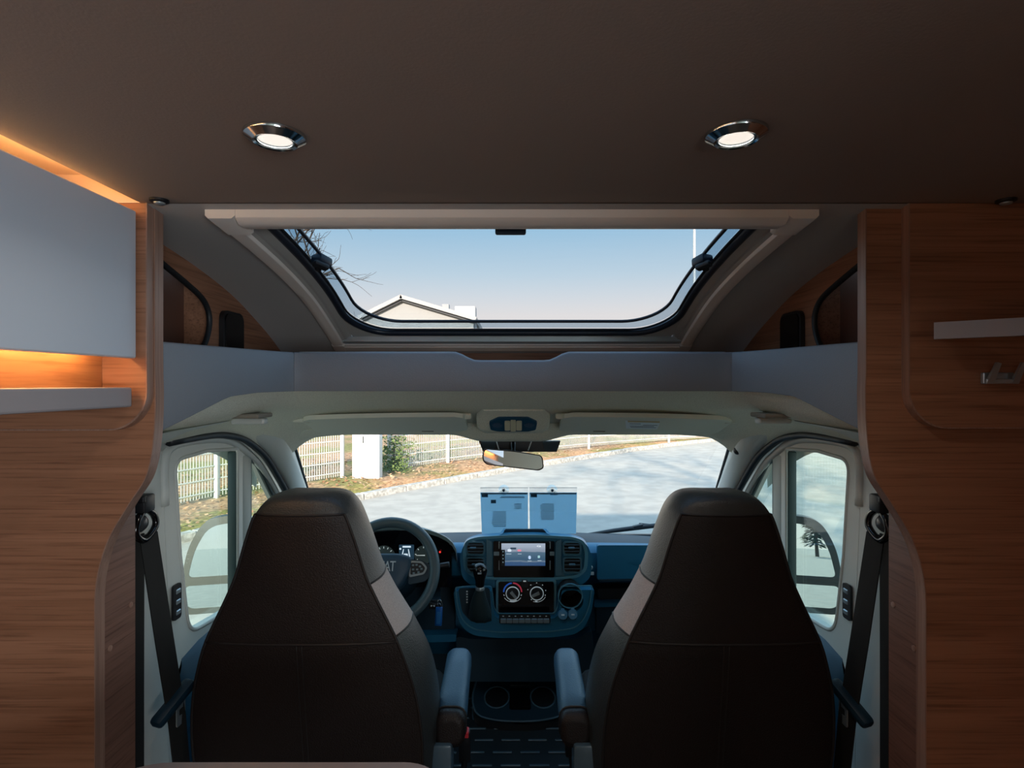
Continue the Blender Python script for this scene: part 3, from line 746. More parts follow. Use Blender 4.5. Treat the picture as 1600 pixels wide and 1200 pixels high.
for s_ in (-1, 1):
    V, Fs = g_loft([[Vector((s_ * x, D, z)) for x, z in ((.935, -.19), (.93, -.08), (.88, -.05), (.80, -.03), (.80, -.04), (.87, -.06), (.91, -.09), (.92, -.19))] for D in (1.146, 1.40, 1.62)])
    tag(mesh('roof_rail', V, Fs, M_body), 'white roof rail above the %s cab door' % ('left' if s_ < 0 else 'right'), 'roof rail', kind='structure')
# header beam above the glass
def header_z(x):
    a = abs(x); base = -.180 - .028 * max(0, (a - .55) / .25) ** 2
    bump = -.024 * (1 - min(1, max(0, (a - .10) / .12)) ** 2 * (3 - 2 * min(1, max(0, (a - .10) / .12))))
    return base + (bump if a < .22 else 0)
rings = []
for k in range(65):
    x = -.80 + 1.6 * k / 64; z = header_z(x)
    rings.append([Vector((x, D, q)) for D, q in ((1.93, max(zh(x, 1.93) - .002, z + .03)), (1.965, z + .012), (1.985, z + .002), (2.0, z), (2.012, z + .003), (2.016, z + .016), (2.03, z + .05), (1.96, z + .06))])
tag(mesh('trim_1', *g_loft(rings), M_headl, smooth='auto'), 'pale header trim along the top of the windscreen', 'trim', kind='structure')
# sun visors
def visor(x0, x1, label, sticker=False):
    t = thing('sun_visor', label, 'sun visor', ((x0 + x1) / 2, 1.86, -.14), 'folded sun visors')
    pl = rrect(x0, x1, 1.765, 1.945, .03, 5)
    def f(a, b): return Vector((a, b, interp(ZC, b) - .012 - .010 * abs((a - .0) / .66) ** 3))
    # tessellate as strips for curvature
    rings = []
    for k in range(13):
        D = 1.765 + .18 * k / 12; e = .03 * (1 - math.sqrt(max(0, 1 - (abs(k - 6) / 6) ** 6)))
        xs = [x0 + e + (x1 - x0 - 2 * e) * j / 12 for j in range(13)]
        rings.append([f(x, D) for x in xs] + [f(x, D) + Vector((0, 0, -.014)) for x in reversed(xs)])
    mesh('panel', *g_loft(rings), mat('visor_fabric', lin(214, 218, 204), .9, bump=(500, .1)), t, 'auto')
    s = -1 if x0 < 0 else 1; xo = x0 if s < 0 else x1
    mesh('pivot', *g_tube([f(xo, 1.80) + Vector((-s * .02, 0, -.006)), f(xo, 1.80) + Vector((s * .03, .0, -.004)), f(xo, 1.79) + Vector((s * .045, 0, .006))], .009, 8), M_headl, t, True)
    xi = x1 if s < 0 else x0
    mesh('clip', *g_box(xi - s * -.0 - .02, xi + .02, 1.80, 1.83, f(xi, 1.81).z - .010, f(xi, 1.81).z + .010, .006), M_headl, t)
    mesh('finger_slot', *g_box((xi - s * .14 * -1) - .02, (xi - s * .14 * -1) + .02, 1.935, 1.944, f(xi, 1.94).z - .0165, f(xi, 1.94).z - .0135), mat('slot_grey', lin(120, 124, 116), .8), t)
    if sticker:
        c = f(.445, 1.84); 
        q = lambda a, b: f(a, b) + Vector((0, 0, -.0146))
        st = mesh('warning_sticker', [q(.362, 1.80), q(.475, 1.80), q(.490, 1.90), q(.385, 1.90)], [(0, 1, 2, 3)], M_print, t)
        q = lambda a, b: f(a, b) + Vector((0, 0, -.0152))
        mesh('yellow_band', [q(.370, 1.80 + .002), q(.474, 1.802), q(.477, 1.82), q(.375, 1.82)], [(0, 1, 2, 3)], mat('sticker_amber', lin(196, 164, 90), .5), st)
        for k, (a, b) in enumerate(((.383, .42), (.43, .478), (.39, .47), (.395, .48))):
            D = 1.835 + .014 * k; mesh('text_line', [q(a, D), q(b, D), q(b + .001, D + .006), q(a + .001, D + .006)], [(0, 1, 2, 3)], mat('grey_ink', lin(90, 96, 100), .6), st)
visor(-.665, -.150, 'folded plain pale sun visor above the steering wheel side')
visor(.160, .70, 'folded pale sun visor bearing a warning sticker', True)
# map lamp console
dl = thing('map_lamp', 'central overhead console with round map lamp and blue surround', 'lamp', (.0, 1.86, -.16))
def onh(px, py, D): return at(px, py, D)
rings = []
for D, w_, z0 in ((1.775, .105, -.085), (1.81, .116, -.099), (1.835, .120, -.122), (1.86, .120, -.146), (1.885, .118, -.160), (1.93, .112, -.168), (1.955, .105, -.165)):
    rings.append([Vector((.004 + x, D, z)) for x, z in ((-w_, interp(ZC, D) + .01), (-w_, z0 + .012), (-w_ + .014, z0), (w_ - .014, z0), (w_, z0 + .012), (w_, interp(ZC, D) + .01))])
mesh('housing', *g_loft(rings), M_headl, dl, 'auto')
o0 = Vector((.004, 1.842, -.128)); ey = Vector((0, .72, -.69)).normalized(); ez = Vector((0, -ey.z, ey.y)) * -1
Mm = frame_M(o0, (1, 0, 0), ey, ez)
hexo = rpoly([(-.078, -.012), (-.048, -.034), (.048, -.034), (.078, -.012), (.074, .026), (.05, .034), (-.05, .034), (-.074, .026)], .006)
mesh('blue_insert', *g_plate(hexo, [], lambda a, b: Mm @ Vector((a, b, .0)), ez * .008), mat('blue_insert', lin(24, 74, 104), .4), dl)
for a0, a1 in ((-.028, -.010), (-.009, .009), (.010, .028)):
    hgt = .026 if a0 == -.009 else .022
    mesh('lens', *g_plate(rrect(a0, a1, -hgt, hgt, .004), [], lambda a, b: Mm @ Vector((a, b, .008)), ez * .006), mat('lens_white', lin(206, 206, 180), .3), dl)
for sx in (-1, 1):
    mesh('switch', *g_plate([(sx * .052 + .016 * math.cos(k * .5236), .011 * math.sin(k * .5236)) for k in range(12)], [], lambda a, b: Mm @ Vector((a, b, .008)), ez * .003), mat('switch_mauve', lin(60, 84, 110), .4), dl)

# windscreen
def ws(x, D): return -.19 - .735 * (D - 2.02) - .0 * x
ws_rows = []
for k in range(15):
    D = 2.02 + .86 * k / 14; hw = .80 + .13 * k / 14
    ws_rows.append([Vector((hw * j / 8, D - .10 * (j / 8) ** 2 * (k / 14), ws(0, D))) for j in range(-8, 9)])
o = mesh('window_2', *g_loft(ws_rows, closed=False, caps=False), M_wind, smooth=True); tag(o, 'large raked windscreen looking onto the road', 'windscreen', kind='structure')

# A pillars, gaskets, doors
GK = [(1.20, -.140), (1.485, -.137), (1.60, -.139), (1.674, -.148), (1.75, -.163), (1.82, -.189), (1.924, -.245), (2.02, -.325), (2.116, -.415), (2.25, -.55), (2.40, -.70)]
gk = [(p.x, p.y) for p in catmull([(a, b, 0) for a, b in GK], 5)]
def cabside(s):
    side = 'left' if s < 0 else 'right'; X = lambda v: s * v
    # A pillar trim: loft from gasket curve to windscreen edge
    rows_ = []
    top = [(D, z) for D, z in gk if D > 1.77]
    for i, (D, z) in enumerate(top):
        u = i / (len(top) - 1); Dw = 1.98 + .80 * u; zw = ws(0, Dw) + .004; hw = .80 + .13 * (Dw - 2.02) / .86
        a = Vector((X(.832), D, z + .004)); b = Vector((X(hw - .006), Dw - .10 * max(0, (Dw - 2.02) / .86), zw))
        m1 = a.lerp(b, .35) + Vector((-X(.030), -.012, .004)); m2 = a.lerp(b, .72) + Vector((-X(.026), -.006, .0))
        out = [a + Vector((X(.07), .02, .02)), a, a.lerp(m1, .5) + Vector((-X(.008), -.002, 0)), m1, m1.lerp(m2, .5) + Vector((-X(.006), -.003, 0)), m2, b, b + Vector((X(.03), .02, .02))]
        rows_.append(out)
    o = mesh('trim_2' if s < 0 else 'trim_3', *g_loft(rows_, closed=False, caps=False), M_trimw, smooth=True)
    tag(o, 'pale windscreen pillar trim on the %s' % side, 'pillar', kind='structure')
    mesh('glass_seal', *g_tube([r[6] + Vector((-X(.004), -.003, 0)) for r in rows_], .007, 6), M_rubber, o, True)
    # B pillar
    t = thing('wall_pillar_' + side, 'pale plastic pillar trim behind the %s door' % side, 'pillar', (X(.87), 1.3, FLR), kind='structure')
    pl = [(1.146, FLR), (1.4235, FLR), (1.4235, -.60), (1.4035, -.30), (1.4035, -.19), (1.4035, -.13), (1.146, -.13)]
    V, Fs = g_plate(pl, [], lambda a, b: Vector((X(.868), a, b)), (X(.02), 0, 0)); mesh('panel', V, Fs, M_trimw, t)
    rings = []
    for D, x0, z0, z1 in ((1.146, .80, -.150, -.172), (1.25, .815, -.142, -.168), (1.34, .835, -.135, -.168), (1.41, .850, -.13, -.165), (1.48, .862, -.13, -.15)):
        rings.append([Vector((X(.74), D, zh(.74, D) - .002)), Vector((X(x0), D, z0 - .006)), Vector((X(x0 + .02), D, z1)), Vector((X(.88), D, z1 - .01)), Vector((X(.88), D, z0 + .03))])
    mesh('upper_cover', *g_loft(rings), M_trimw, t, 'auto')
    # door
    d = thing('door_1' if s < 0 else 'door_2', 'pale inner face of the %s cab door with window frame' % side, 'door', (X(.88), 1.9, -1.45), kind='structure')
    outer = [(1.425, -1.30), (1.425, -.60), (1.405, -.30), (1.405, -.19), (1.44, -.155), (1.55, -.150), (1.68, -.160), (1.76, -.180), (1.83, -.212), (1.93, -.27), (2.04, -.365), (2.13, -.455), (2.30, -.63), (2.46, -.80), (2.52, -1.0), (2.52, -1.30)]
    main = rpoly([(1.450, -.196), (1.60, -.190), (1.785, -.205), (1.785, -.70), (1.515, -.672), (1.475, -.45)], [.04, 0, .006, .006, .05, 0], 6)
    quart = rpoly([(1.872, -.250), (1.925, -.268), (2.07, -.425), (2.22, -.60), (2.275, -.72), (1.872, -.70)], [.01, .03, 0, 0, .05, .03], 5)
    V, Fs = g_plate(outer, [main, quart], lambda a, b: Vector((X(.868), a, b)), (X(.030), 0, 0)); mesh('frame', V, Fs, M_trimw, d, 'auto')
    # rounded lip round the arch
    arch = [(p.x, p.y) for p in catmull([(a, b, 0) for a, b in outer[2:14]], 5)]
    mesh('frame_lip', *g_tube([Vector((X(.868), a, b - .004)) for a, b in arch], .012, 8), M_trimw, d, True)
    mesh('inner_lip', *g_tube([Vector((X(.870), a, b)) for a, b in main], .006, 6, True), M_trimw, d, True)
    for nm, a0, a1, x0, m in (('window_channel', 1.777, 1.800, .870, mat('channel_green', lin(44, 66, 66), .5)), ('channel_seal', 1.800, 1.815, .874, M_rubber), ('quarter_post', 1.815, 1.876, .866, mat('post_grey', lin(150, 158, 152), .5))):
        lo, hi = (-.695, -.205 - max(0, a0 - 1.76) * .45)
        mesh(nm, *g_box(min(X(x0), X(.900)), max(X(x0), X(.900)), a0, a1, lo, hi, .006), m, d, 'auto')
    mesh('quarter_seal', *g_tube([Vector((X(.874), a, b)) for a, b in quart], .009, 6, True), mat('seal_grey', lin(60, 72, 72), .6), d, True)
    mesh('glass', *g_plate(rpoly([(1.435, -.185), (1.79, -.19), (1.79, -.71), (1.50, -.69)], .02), [], lambda a, b: Vector((X(.895), a, b)), (X(.004), 0, 0)), M_side, d)
    mesh('quarter_glass', *g_plate(rpoly([(1.86, -.235), (1.93, -.255), (2.075, -.415), (2.225, -.59), (2.285, -.73), (1.86, -.71)], .01), [], lambda a, b: Vector((X(.895), a, b)), (X(.004), 0, 0)), M_side, d)
    rings = []
    for D, zt, x0 in ((1.445, -.86, .867), (1.458, -.79, .860), (1.48, -.752, .848), (1.56, -.738, .832), (1.75, -.735, .815), (2.0, -.735, .80), (2.3, -.755, .80), (2.45, -.78, .81)):
        rings.append([Vector((X(.868), D, zt + .03)), Vector((X(x0 + .02), D, zt + .012)), Vector((X(x0), D, zt - .03)), Vector((X(x0), D, zt - .12)), Vector((X(x0 + .02), D, zt - .17)), Vector((X(x0 + .01), D, -1.28)), Vector((X(.868), D, -1.30))])
    mesh('lower_trim', *g_loft(rings), mat('door_insert', lin(18, 70, 96), .5), d, 'auto')
    zl = -.56
    mesh('lock_plate', *g_plate(rrect(1.432, 1.466, zl - .045, zl + .045, .008), [], lambda a, b: Vector((X(.866), a, b)), (-X(.006), 0, 0)), M_black, d)
    for k in range(3):
        mesh('lock_bolt', *g_box(min(X(.858), X(.866)), max(X(.858), X(.866)), 1.442, 1.462, zl - .034 + k * .027, zl - .022 + k * .027, .002, 1), M_silver, d)
    g = thing('door_seal', 'black rubber seal arching over the %s cab door' % side, 'seal', (X(.83), 1.7, -.14), 'cab door seals', 'structure')
    mesh('seal', *g_tube([Vector((X(.842), a, b - .004)) for a, b in gk if a > 1.33], .012, 8), M_rubber, g, True)
    # visor-blind bracket at the pillar top
    c = at(446 if s < 0 else 1150, 698, 2.0)
    k_ = thing('blind_clip', 'small black clip at the top of the %s windscreen pillar' % side, 'clip', (c.x, 1.97, c.z - .02), 'windscreen pillar clips')
    mesh('bracket', *g_tube([c + Vector((X(.02), -.03, .03)), c + Vector((X(.004), -.02, .01)), c + Vector((0, -.015, -.004))], .007, 8), M_black, k_, True)
    mesh('knob', *g_lathe([(.004, -.012), (.013, -.008), (.015, 0), (.012, .008), (.004, .012)], 16, frame_M(c + Vector((0, -.015, -.012)), (1, 0, 0), (0, 0, 1), (0, -1, 0))), M_black, k_, True)
    # grab-handle recess in the headliner corner
    c = at(386 if s < 0 else 1212, 640, 1.50)
    gh = thing('grab_handle', 'pale folding grab handle above the %s cab door' % side, 'handle', c, 'cab grab handles')
    zz = zh(c.x, 1.49)
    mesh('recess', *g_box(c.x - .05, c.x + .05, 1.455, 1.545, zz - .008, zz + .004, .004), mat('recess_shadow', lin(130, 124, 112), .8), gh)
    mesh('grip', *g_box(c.x - .045, c.x + .045, 1.50, 1.53, zz - .026, zz - .009, .006), M_trimw, gh)
    # wing mirror
    cx = X(1.165); D = 2.18
    wm = thing('wing_mirror', 'two-part dark-framed wing mirror outside the %s door' % side, 'mirror', (cx, D, -.87), 'wing mirrors')
    ex = Vector((math.cos(s * .20), -s * 0 + math.sin(s * .20) * -1, 0)); ez_ = ex.cross(Vector((0, 0, 1))); ey_ = (Vector((0, 0, 1)) * math.cos(.125) - ez_ * math.sin(.125)); ez_ = ex.cross(ey_)
    MM = frame_M((cx, D, -.69), ex, ey_, ez_)
    ol = rpoly([(-s * .12, -.19), (s * .10, -.19), (s * .125, -.10), (s * .105, -.07), (s * .085, .06), (s * .03, .165), (-s * .12, .18)], [.03, .04, .03, .03, .05, .06, .06], 5)
    up = rpoly([(-s * .100, -.052), (s * .080, -.052), (s * .060, .050), (s * .014, .136), (-s * .100, .150)], [.02, .02, .04, .05, .05], 5)
    lo = rpoly([(-s * .100, -.168), (s * .078, -.168), (s * .096, -.108), (s * .082, -.084), (-s * .100, -.084)], [.02, .03, .02, .015, .015], 5)
    sgn = 1 if (MM.to_3x3() @ Vector((0, 0, 1))).y < 0 else -1
    V, Fs = g_plate(ol, [up, lo], lambda a, b: MM @ Vector((a, b, 0)), ez_ * sgn * -.02); mesh('frame', V, Fs, mat('mirror_frame', lin(22, 34, 36), .45), wm, 'auto')
    rings = [[MM @ Vector((a * k, b * k - .0, -sgn * dd)) for a, b in ol] for k, dd in ((1.0, .004), (1.03, .03), (.98, .08), (.75, .12))]
    mesh('shell', *g_loft(rings), M_black, wm, 'auto')
    for nm, pl_, rz in (('main_glass', up, 0), ('wide_glass', lo, .05)):
        V, Fs = g_plate([(a * 1.03, b) for a, b in pl_], [], lambda a, b: MM @ Vector((a, b, -sgn * .001)), ez_ * -sgn * .002); mesh(nm, V, Fs, mat('wing_mirror_glass', (.42, .50, .54, 1), .01, 1.0), wm)
    mesh('arm', *g_box(min(X(.91), cx - X(.10)), max(X(.91), cx - X(.10)), D + .02, D + .09, -.85, -.74, .015), M_black, wm, 'auto')
    # seat belt
    bl = thing('seat_belt', 'black seat belt hanging from the pillar on the %s' % side, 'seat belt', (X(.85), 1.29, FLR), 'cab seat belts')
    c = Vector((X(.845), 1.29, -.315))
    mesh('adjuster', *xf(g_box(-.020, .020, -.02, .02, -.02, .02, .005), Matrix.Translation(Vector((X(.845), 1.285, -.272)))), M_black, bl, 'auto')
    mesh('adjuster_tab', *g_box(c.x - .014 - (X(.006)), c.x + .014 - X(.006), 1.262, 1.275, -.268, -.252, .003), M_black, bl)
    mesh('anchor_rod', *g_tube([(X(.848), 1.285, -.25), (X(.846), 1.285, -.33)], .005, 8), M_black, bl)
    mesh('anchor_bolt', *g_lathe([(.020, 0), (.020, .012), (.013, .020), (.004, .022)], 20, frame_M(c + Vector((X(.012), -.005, -.003)), (0, 1, 0), (0, 0, 1), (-s, 0, 0))), mat('bolt_cap', lin(52, 54, 56), .3), bl, 'auto')
    lp_ = catmull([c + Vector((-X(.006), -.024, .012)), c + Vector((-X(.006), -.034, -.018)), c + Vector((-X(.008), -.012, -.040)), c + Vector((-X(.008), .018, -.030)), c + Vector((-X(.008), .034, -.012)), c + Vector((-X(.006), .026, .012)), c + Vector((-X(.004), .0, .026))], 5, True)
    mesh('belt_loop', *g_tube(lp_, .0075, 8, True), M_piano, bl, True)
    def strap(nm, pts_, wv, th=.0016):
        rings = []
        for p, wvv in pts_:
            p = Vector(p); wvv = Vector(wvv).normalized() * .0235; nn = Vector((wvv.y, -wvv.x, 0)).normalized() * th
            rings.append([p - wvv - nn, p + wvv - nn, p + wvv + nn, p - wvv + nn])
        mesh(nm, *g_loft(rings), M_strap, bl)
    strap('webbing', [((X(.852), 1.280, -.345), (0, 1, 0)), ((X(.853), 1.280, -.7), (0, 1, 0)), ((X(.853), 1.280, -1.05), (0, 1, 0)), ((X(.853), 1.28, FLR + .02), (0, 1, 0))], 0)
    strap('webbing', [((X(.838), 1.298, -.345), (-X(.25), 1, 0)), ((X(.818), 1.325, -.60), (-X(.3), 1, 0)), ((X(.800), 1.345, -.80), (-X(.3), 1, 0)), ((X(.795), 1.36, -.95), (-X(.2), 1, 0)), ((X(.80), 1.365, -1.15), (0, 1, 0)), ((X(.80), 1.37, FLR + .02), (0, 1, 0))], 0)
    tc_ = Vector((X(.802), 1.335, -.755))
    tg = xf(g_box(-.016, .016, -.058, .058, -.013, .013, .010, 2), Matrix.Translation(tc_) @ Matrix.Rotation(math.radians(28), 4, 'X') @ Matrix.Rotation(s * .25, 4, 'Z'))
    mesh('tongue_grip', *tg, mat('tongue_plastic', lin(24, 50, 66), .35), bl, 'auto')
    V, Fs = g_plate(rrect(-.016, .018, -.062, -.006, .004), [rrect(-.007, .009, -.040, -.024, .003)], lambda a, b: tc_ + Vector((-X(.004), .018 + a, b)), (-X(.003), 0, 0))
    mesh('tongue', V, Fs, M_silver, bl)
cabside(-1); cabside(1)
shell('floor_cab', 'dark cab floor under the front seats', 'floor', [g_box(-.90, .90, 1.146, 2.8, -1.40, -1.34)], M_dashd)
shell('wall_firewall', 'dark bulkhead below the dashboard', 'wall', [g_box(-.93, .93, 2.62, 2.66, -1.34, -.76)], M_dashd)

# ================================================================= DASHBOARD
DX = .05
dash = thing('dashboard', 'blue-grey moulded dashboard with central stack, vents and glovebox', 'dashboard', (0, 2.4, -1.2))
def dfront(x):     # rear face depth of the dash body by X
    return 0.0
prof = [(2.84, -.745), (2.60, -.700), (2.42, -.668), (2.33, -.655), (2.29, -.662), (2.27, -.68), (2.265, -.72), (2.28, -.775), (2.33, -.80), (2.40, -.82), (2.42, -.90), (2.40, -.93), (2.40, -1.05), (2.55, -1.22), (2.61, -1.25), (2.61, -.80)]
rings = []
for k in range(33):
    x = -.90 + 1.8 * k / 32; cv_ = .06 * (abs(x) / .9) ** 3
    rings.append([Vector((x, min(D, 2.615) if i > 12 else D - cv_ - (.10 * (x / .9) ** 2 if i == 0 else 0), z)) for i, (D, z) in enumerate(prof)])
mesh('fascia', *g_loft([r[3:] for r in rings]), M_dash, dash, 'auto')
mesh('darkened_top', *g_loft([r[:4] + [v + Vector((0, 0, -.02)) for v in reversed(r[:4])] for r in rings]), mat('dash_top_darkened', lin(14, 46, 60), .75), dash, 'auto')  # top coloured darker than the fascia to offset direct sky light
def dpx(px, py, D): return at(px, py, D)
def plate_px(name, pts, D, th, m, parent=dash, holes=(), tilt=0.0, smooth='auto'):
    """flat plate laid out in a plane at depth D; th towards the camera"""
    cvt = lambda p: ((p[0] - 800) / F * D, (600 - p[1]) / F * D)
    zt = (600 - min(p[1] for p in pts)) / F * D
    V, Fs = g_plate([cvt(p) for p in pts], [[cvt(p) for p in h] for h in holes], lambda a, b: Vector((a, D + (b - zt) * tilt, b)), (0, -th, 0))
    return mesh(name, V, Fs, m, parent, smooth)
def rp(x0, x1, y0, y1, r, n=5): return rrect(x0, x1, y0, y1, r, n)
# passenger side pieces
plate_px('glovebox_lid', rpoly([(932, 850), (1075, 850), (1075, 902), (932, 904)], 4), 2.275, .018, M_dash)
plate_px('glovebox_seam', [(936, 903), (1075, 901), (1075, 904), (936, 906)], 2.27, .020, M_dashd)
plate_px('shelf_recess', rpoly([(930, 912), (1075, 910), (1075, 926), (932, 928)], 3), 2.36, .06, M_black)
plate_px('lower_lid', rpoly([(930, 934), (1075, 930), (1075, 978), (930, 984)], 4), 2.395, .04, M_dashd)
plate_px('lower_lid_top', [(926, 930), (1075, 926), (1075, 936), (926, 942)], 2.39, .05, M_dash)
# airbag lock and plate
mesh('airbag_switch', *g_lathe([(.009, 0), (.010, .008), (.007, .011), (.002, .011)], 18, frame_M(at(922, 886, 2.265), (1, 0, 0), (0, 0, 1), (0, -1, 0))), M_silver, dash, 'auto')
plate_px('airbag_badge', rp(917, 928, 893.5, 898, .5), 2.262, .004, M_print)
# left side under the wheel
plate_px('driver_lower_cover', rpoly([(500, 890), (700, 890), (712, 950), (712, 985), (500, 985)], 6), 2.34, .05, M_dashd)
plate_px('driver_shelf', rpoly([(640, 983), (715, 981), (715, 992), (640, 994)], 2), 2.30, .06, M_dash)
# central stack housing
st = plate_px('stack_housing', rpoly([(727, 842), (745, 835), (800, 831), (842, 831), (896, 835), (914, 842), (921, 862), (919, 892), (904, 905), (866, 908), (775, 908), (738, 905), (724, 892), (721, 862)], 8), 2.255, .075, M_dash)
rim_o = rpoly([(727, 844), (745, 838), (800, 835), (842, 835), (896, 838), (913, 844), (919, 863), (917, 890), (903, 902), (866, 905), (775, 905), (740, 902), (725, 890), (723, 863)], 8)
rim_i = rpoly([(731, 847), (746, 842), (800, 839), (842, 839), (895, 842), (909, 847), (914, 863), (912, 888), (900, 898), (866, 901), (775, 901), (743, 898), (730, 888), (728, 863)], 8)
plate_px('stack_rim', rim_o, 2.1802, .008, mat('dash_rim_highlight', lin(84, 140, 162), .3), dash, [rim_i])  # edge highlights of the moulding put into a lighter rim colour
# tray on top
plate_px('top_tray_back', rpoly([(790, 826), (848, 826), (860, 836), (780, 836)], 1.5), 2.26, .01, M_dashd)
V, Fs = g_loft([[at(x, y, D) for x, y, D in ((779, 835.5, 2.18), (861, 835.5, 2.18), (853, 826, 2.30), (787, 826, 2.30))], [at(x, y, D) for x, y, D in ((785, 834, 2.182), (855, 834, 2.182), (850, 827.5, 2.29), (790, 827.5, 2.29))]], caps=False)
mesh('top_tray_rim', V, Fs, M_dash, dash)
# vents
M_slat = mat('vent_slat', lin(60, 92, 108), .35)
def vent(x0, x1, y0, y1, knob):
    D = 2.1795
    fr = plate_px('vent', rp(x0, x1, y0, y1, 5), D, .010, mat('vent_frame', lin(66, 110, 130), .3), dash, [rp(x0 + 2.4, x1 - 2.4, y0 + 2.4, y1 - 2.4, 4)])
    plate_px('vent_well', rp(x0 + 2, x1 - 2, y0 + 2, y1 - 2, 4), D + .0002, .001, M_black, fr)
    for k in range(3):
        y = y0 + 2.4 + (y1 - y0 - 4.8) * (k + .75) / 3.4
        a = at(x0 + 2.4, y, D - .006); b = at(x1 - 2.4, y, D - .006)
        mesh('slat', *xf(g_box(a.x, b.x, -.007, .007, -.0012, .0012), Matrix.Translation((0, D - .008, a.z)) @ Matrix.Rotation(-.35, 4, 'X')), M_slat, fr)
    k = at(knob, (y0 + y1) / 2, D - .016)
    mesh('knob', *g_box(k.x - .012, k.x + .012, k.y - .006, k.y + .006, k.z - .0035, k.z + .0035, .002, 1), mat('vent_knob', lin(80, 116, 134), .35), fr)
vent(728, 758, 845, 867, 739); vent(728, 758, 869, 895, 742); vent(879, 908, 845, 867, 893); vent(879, 909, 869, 895, 894)
plate_px('vent_cheek', rpoly([(760, 842), (769, 846), (769, 899), (757, 899), (760, 880)], 2), 2.179, .006, mat('dash_cheek', lin(70, 112, 132), .45))
plate_px('vent_cheek', rpoly([(868, 846), (877, 842), (877, 880), (882, 899), (868, 899)], 2), 2.179, .006, _mats['dash_cheek'])
# media unit
mu = plate_px('media_bezel', rp(771, 866, 845, 901, 2), 2.178, .008, M_piano)
plate_px('media_unit', rp(780.5, 858.5, 846, 890, 1.5), 2.1702, .010, M_piano, mu)
for a, b in ((771.5, 780), (859, 866)): plate_px('side_button', rp(a, b, 862, 868, .8), 2.1698, .002, mat('button_grey', lin(128, 148, 158), .4), mu)
for a in (779.2, 858.3): 
    for y0, y1 in ((846, 857), (876, 890)): plate_px('chrome_trim', rp(a, a + 1.8, y0, y1, .6), 2.1698, .004, M_silver, mu)
def screen_mat():
    m = bpy.data.materials.new('lit_screen'); m.use_nodes = True; n = m.node_tree; p = n.nodes['Principled BSDF']
    p.inputs['Base Color'].default_value = (.01, .01, .01, 1); p.inputs['Roughness'].default_value = .2
    tc = n.nodes.new('ShaderNodeTexCoord'); sp = n.nodes.new('ShaderNodeSeparateXYZ'); n.links.new(tc.outputs['Generated'], sp.inputs[0])
    ns = n.nodes.new('ShaderNodeTexNoise'); ns.inputs['Scale'].default_value = 3.0; n.links.new(tc.outputs['Generated'], ns.inputs['Vector'])
    ad = n.nodes.new('ShaderNodeMath'); ad.operation = 'MULTIPLY_ADD'; ad.inputs[1].default_value = .12; n.links.new(ns.outputs[0], ad.inputs[0]); n.links.new(sp.outputs['Z'], ad.inputs[2])
    r = n.nodes.new('ShaderNodeValToRGB'); r.color_ramp.interpolation = 'EASE'; n.links.new(ad.outputs[0], r.inputs[0])
    e = r.color_ramp.elements; e[0].position = 0; e[0].color = lin(54, 84, 128); e[1].position = 1; e[1].color = lin(176, 190, 210)
    for pos, c in ((.22, lin(60, 92, 132)), (.26, lin(118, 138, 158)), (.32, lin(66, 98, 126)), (.66, lin(88, 118, 142)), (.70, lin(150, 164, 184))):
        q = e.new(pos); q.color = c
    n.links.new(r.outputs[0], p.inputs['Emission Color']); p.inputs['Emission Strength'].default_value = .8
    return m
plate_px('screen', rp(783.5, 852, 849, 884, .3), 2.1601, .0006, screen_mat(), mu)
plate_px('screen_sidebar', rp(783.5, 789, 859, 884, .2), 2.1594, .0004, M_black, mu)
def ui(name, px, py, w_, h_, c, e=1.0, r=.4): plate_px(name, rp(px - w_ / 2, px + w_ / 2, py - h_ / 2, py + h_ / 2, min(r, w_ / 2.01, h_ / 2.01), 3), 2.1589, .0003, mat('ui_%d_%d_%d' % c, lin(*c), .4, emit=(lin(*c), e)), mu)
ui('icon', 796, 860, 6, 4, (214, 226, 240), .9, 1.5); ui('icon', 811.5, 860, 6, 3, (226, 130, 150), .9, 1.2); ui('icon', 827.5, 871, 4, 5.4, (190, 214, 246), .9, 1.8); ui('icon', 842, 870, 3.6, 4, (160, 204, 210), .9, 1.2)
ui('card', 802, 857, 9, 3, (52, 72, 92), .8, .4)
for px, py, ww in ((795, 865.5, 8), (812, 865.5, 6), (827.5, 876.5, 6), (843, 876, 6)): ui('caption', px, py, ww, 1.0, (170, 190, 206), .8, .2)
for k in range(4): ui('side_icon', 786, 862 + 5.5 * k, 1.6, 1.6, (120, 150, 164), .8, .5)
c = at(842, 853.5, 2.159)
mesh('clock', *xf(text_geo('4:26', .0095, .0002), frame_M(c, (1, 0, 0), (0, 0, 1), (0, -1, 0))), mat('ui_white', lin(240, 246, 250), .4, emit=(lin(240, 246, 250), 1)), mu)
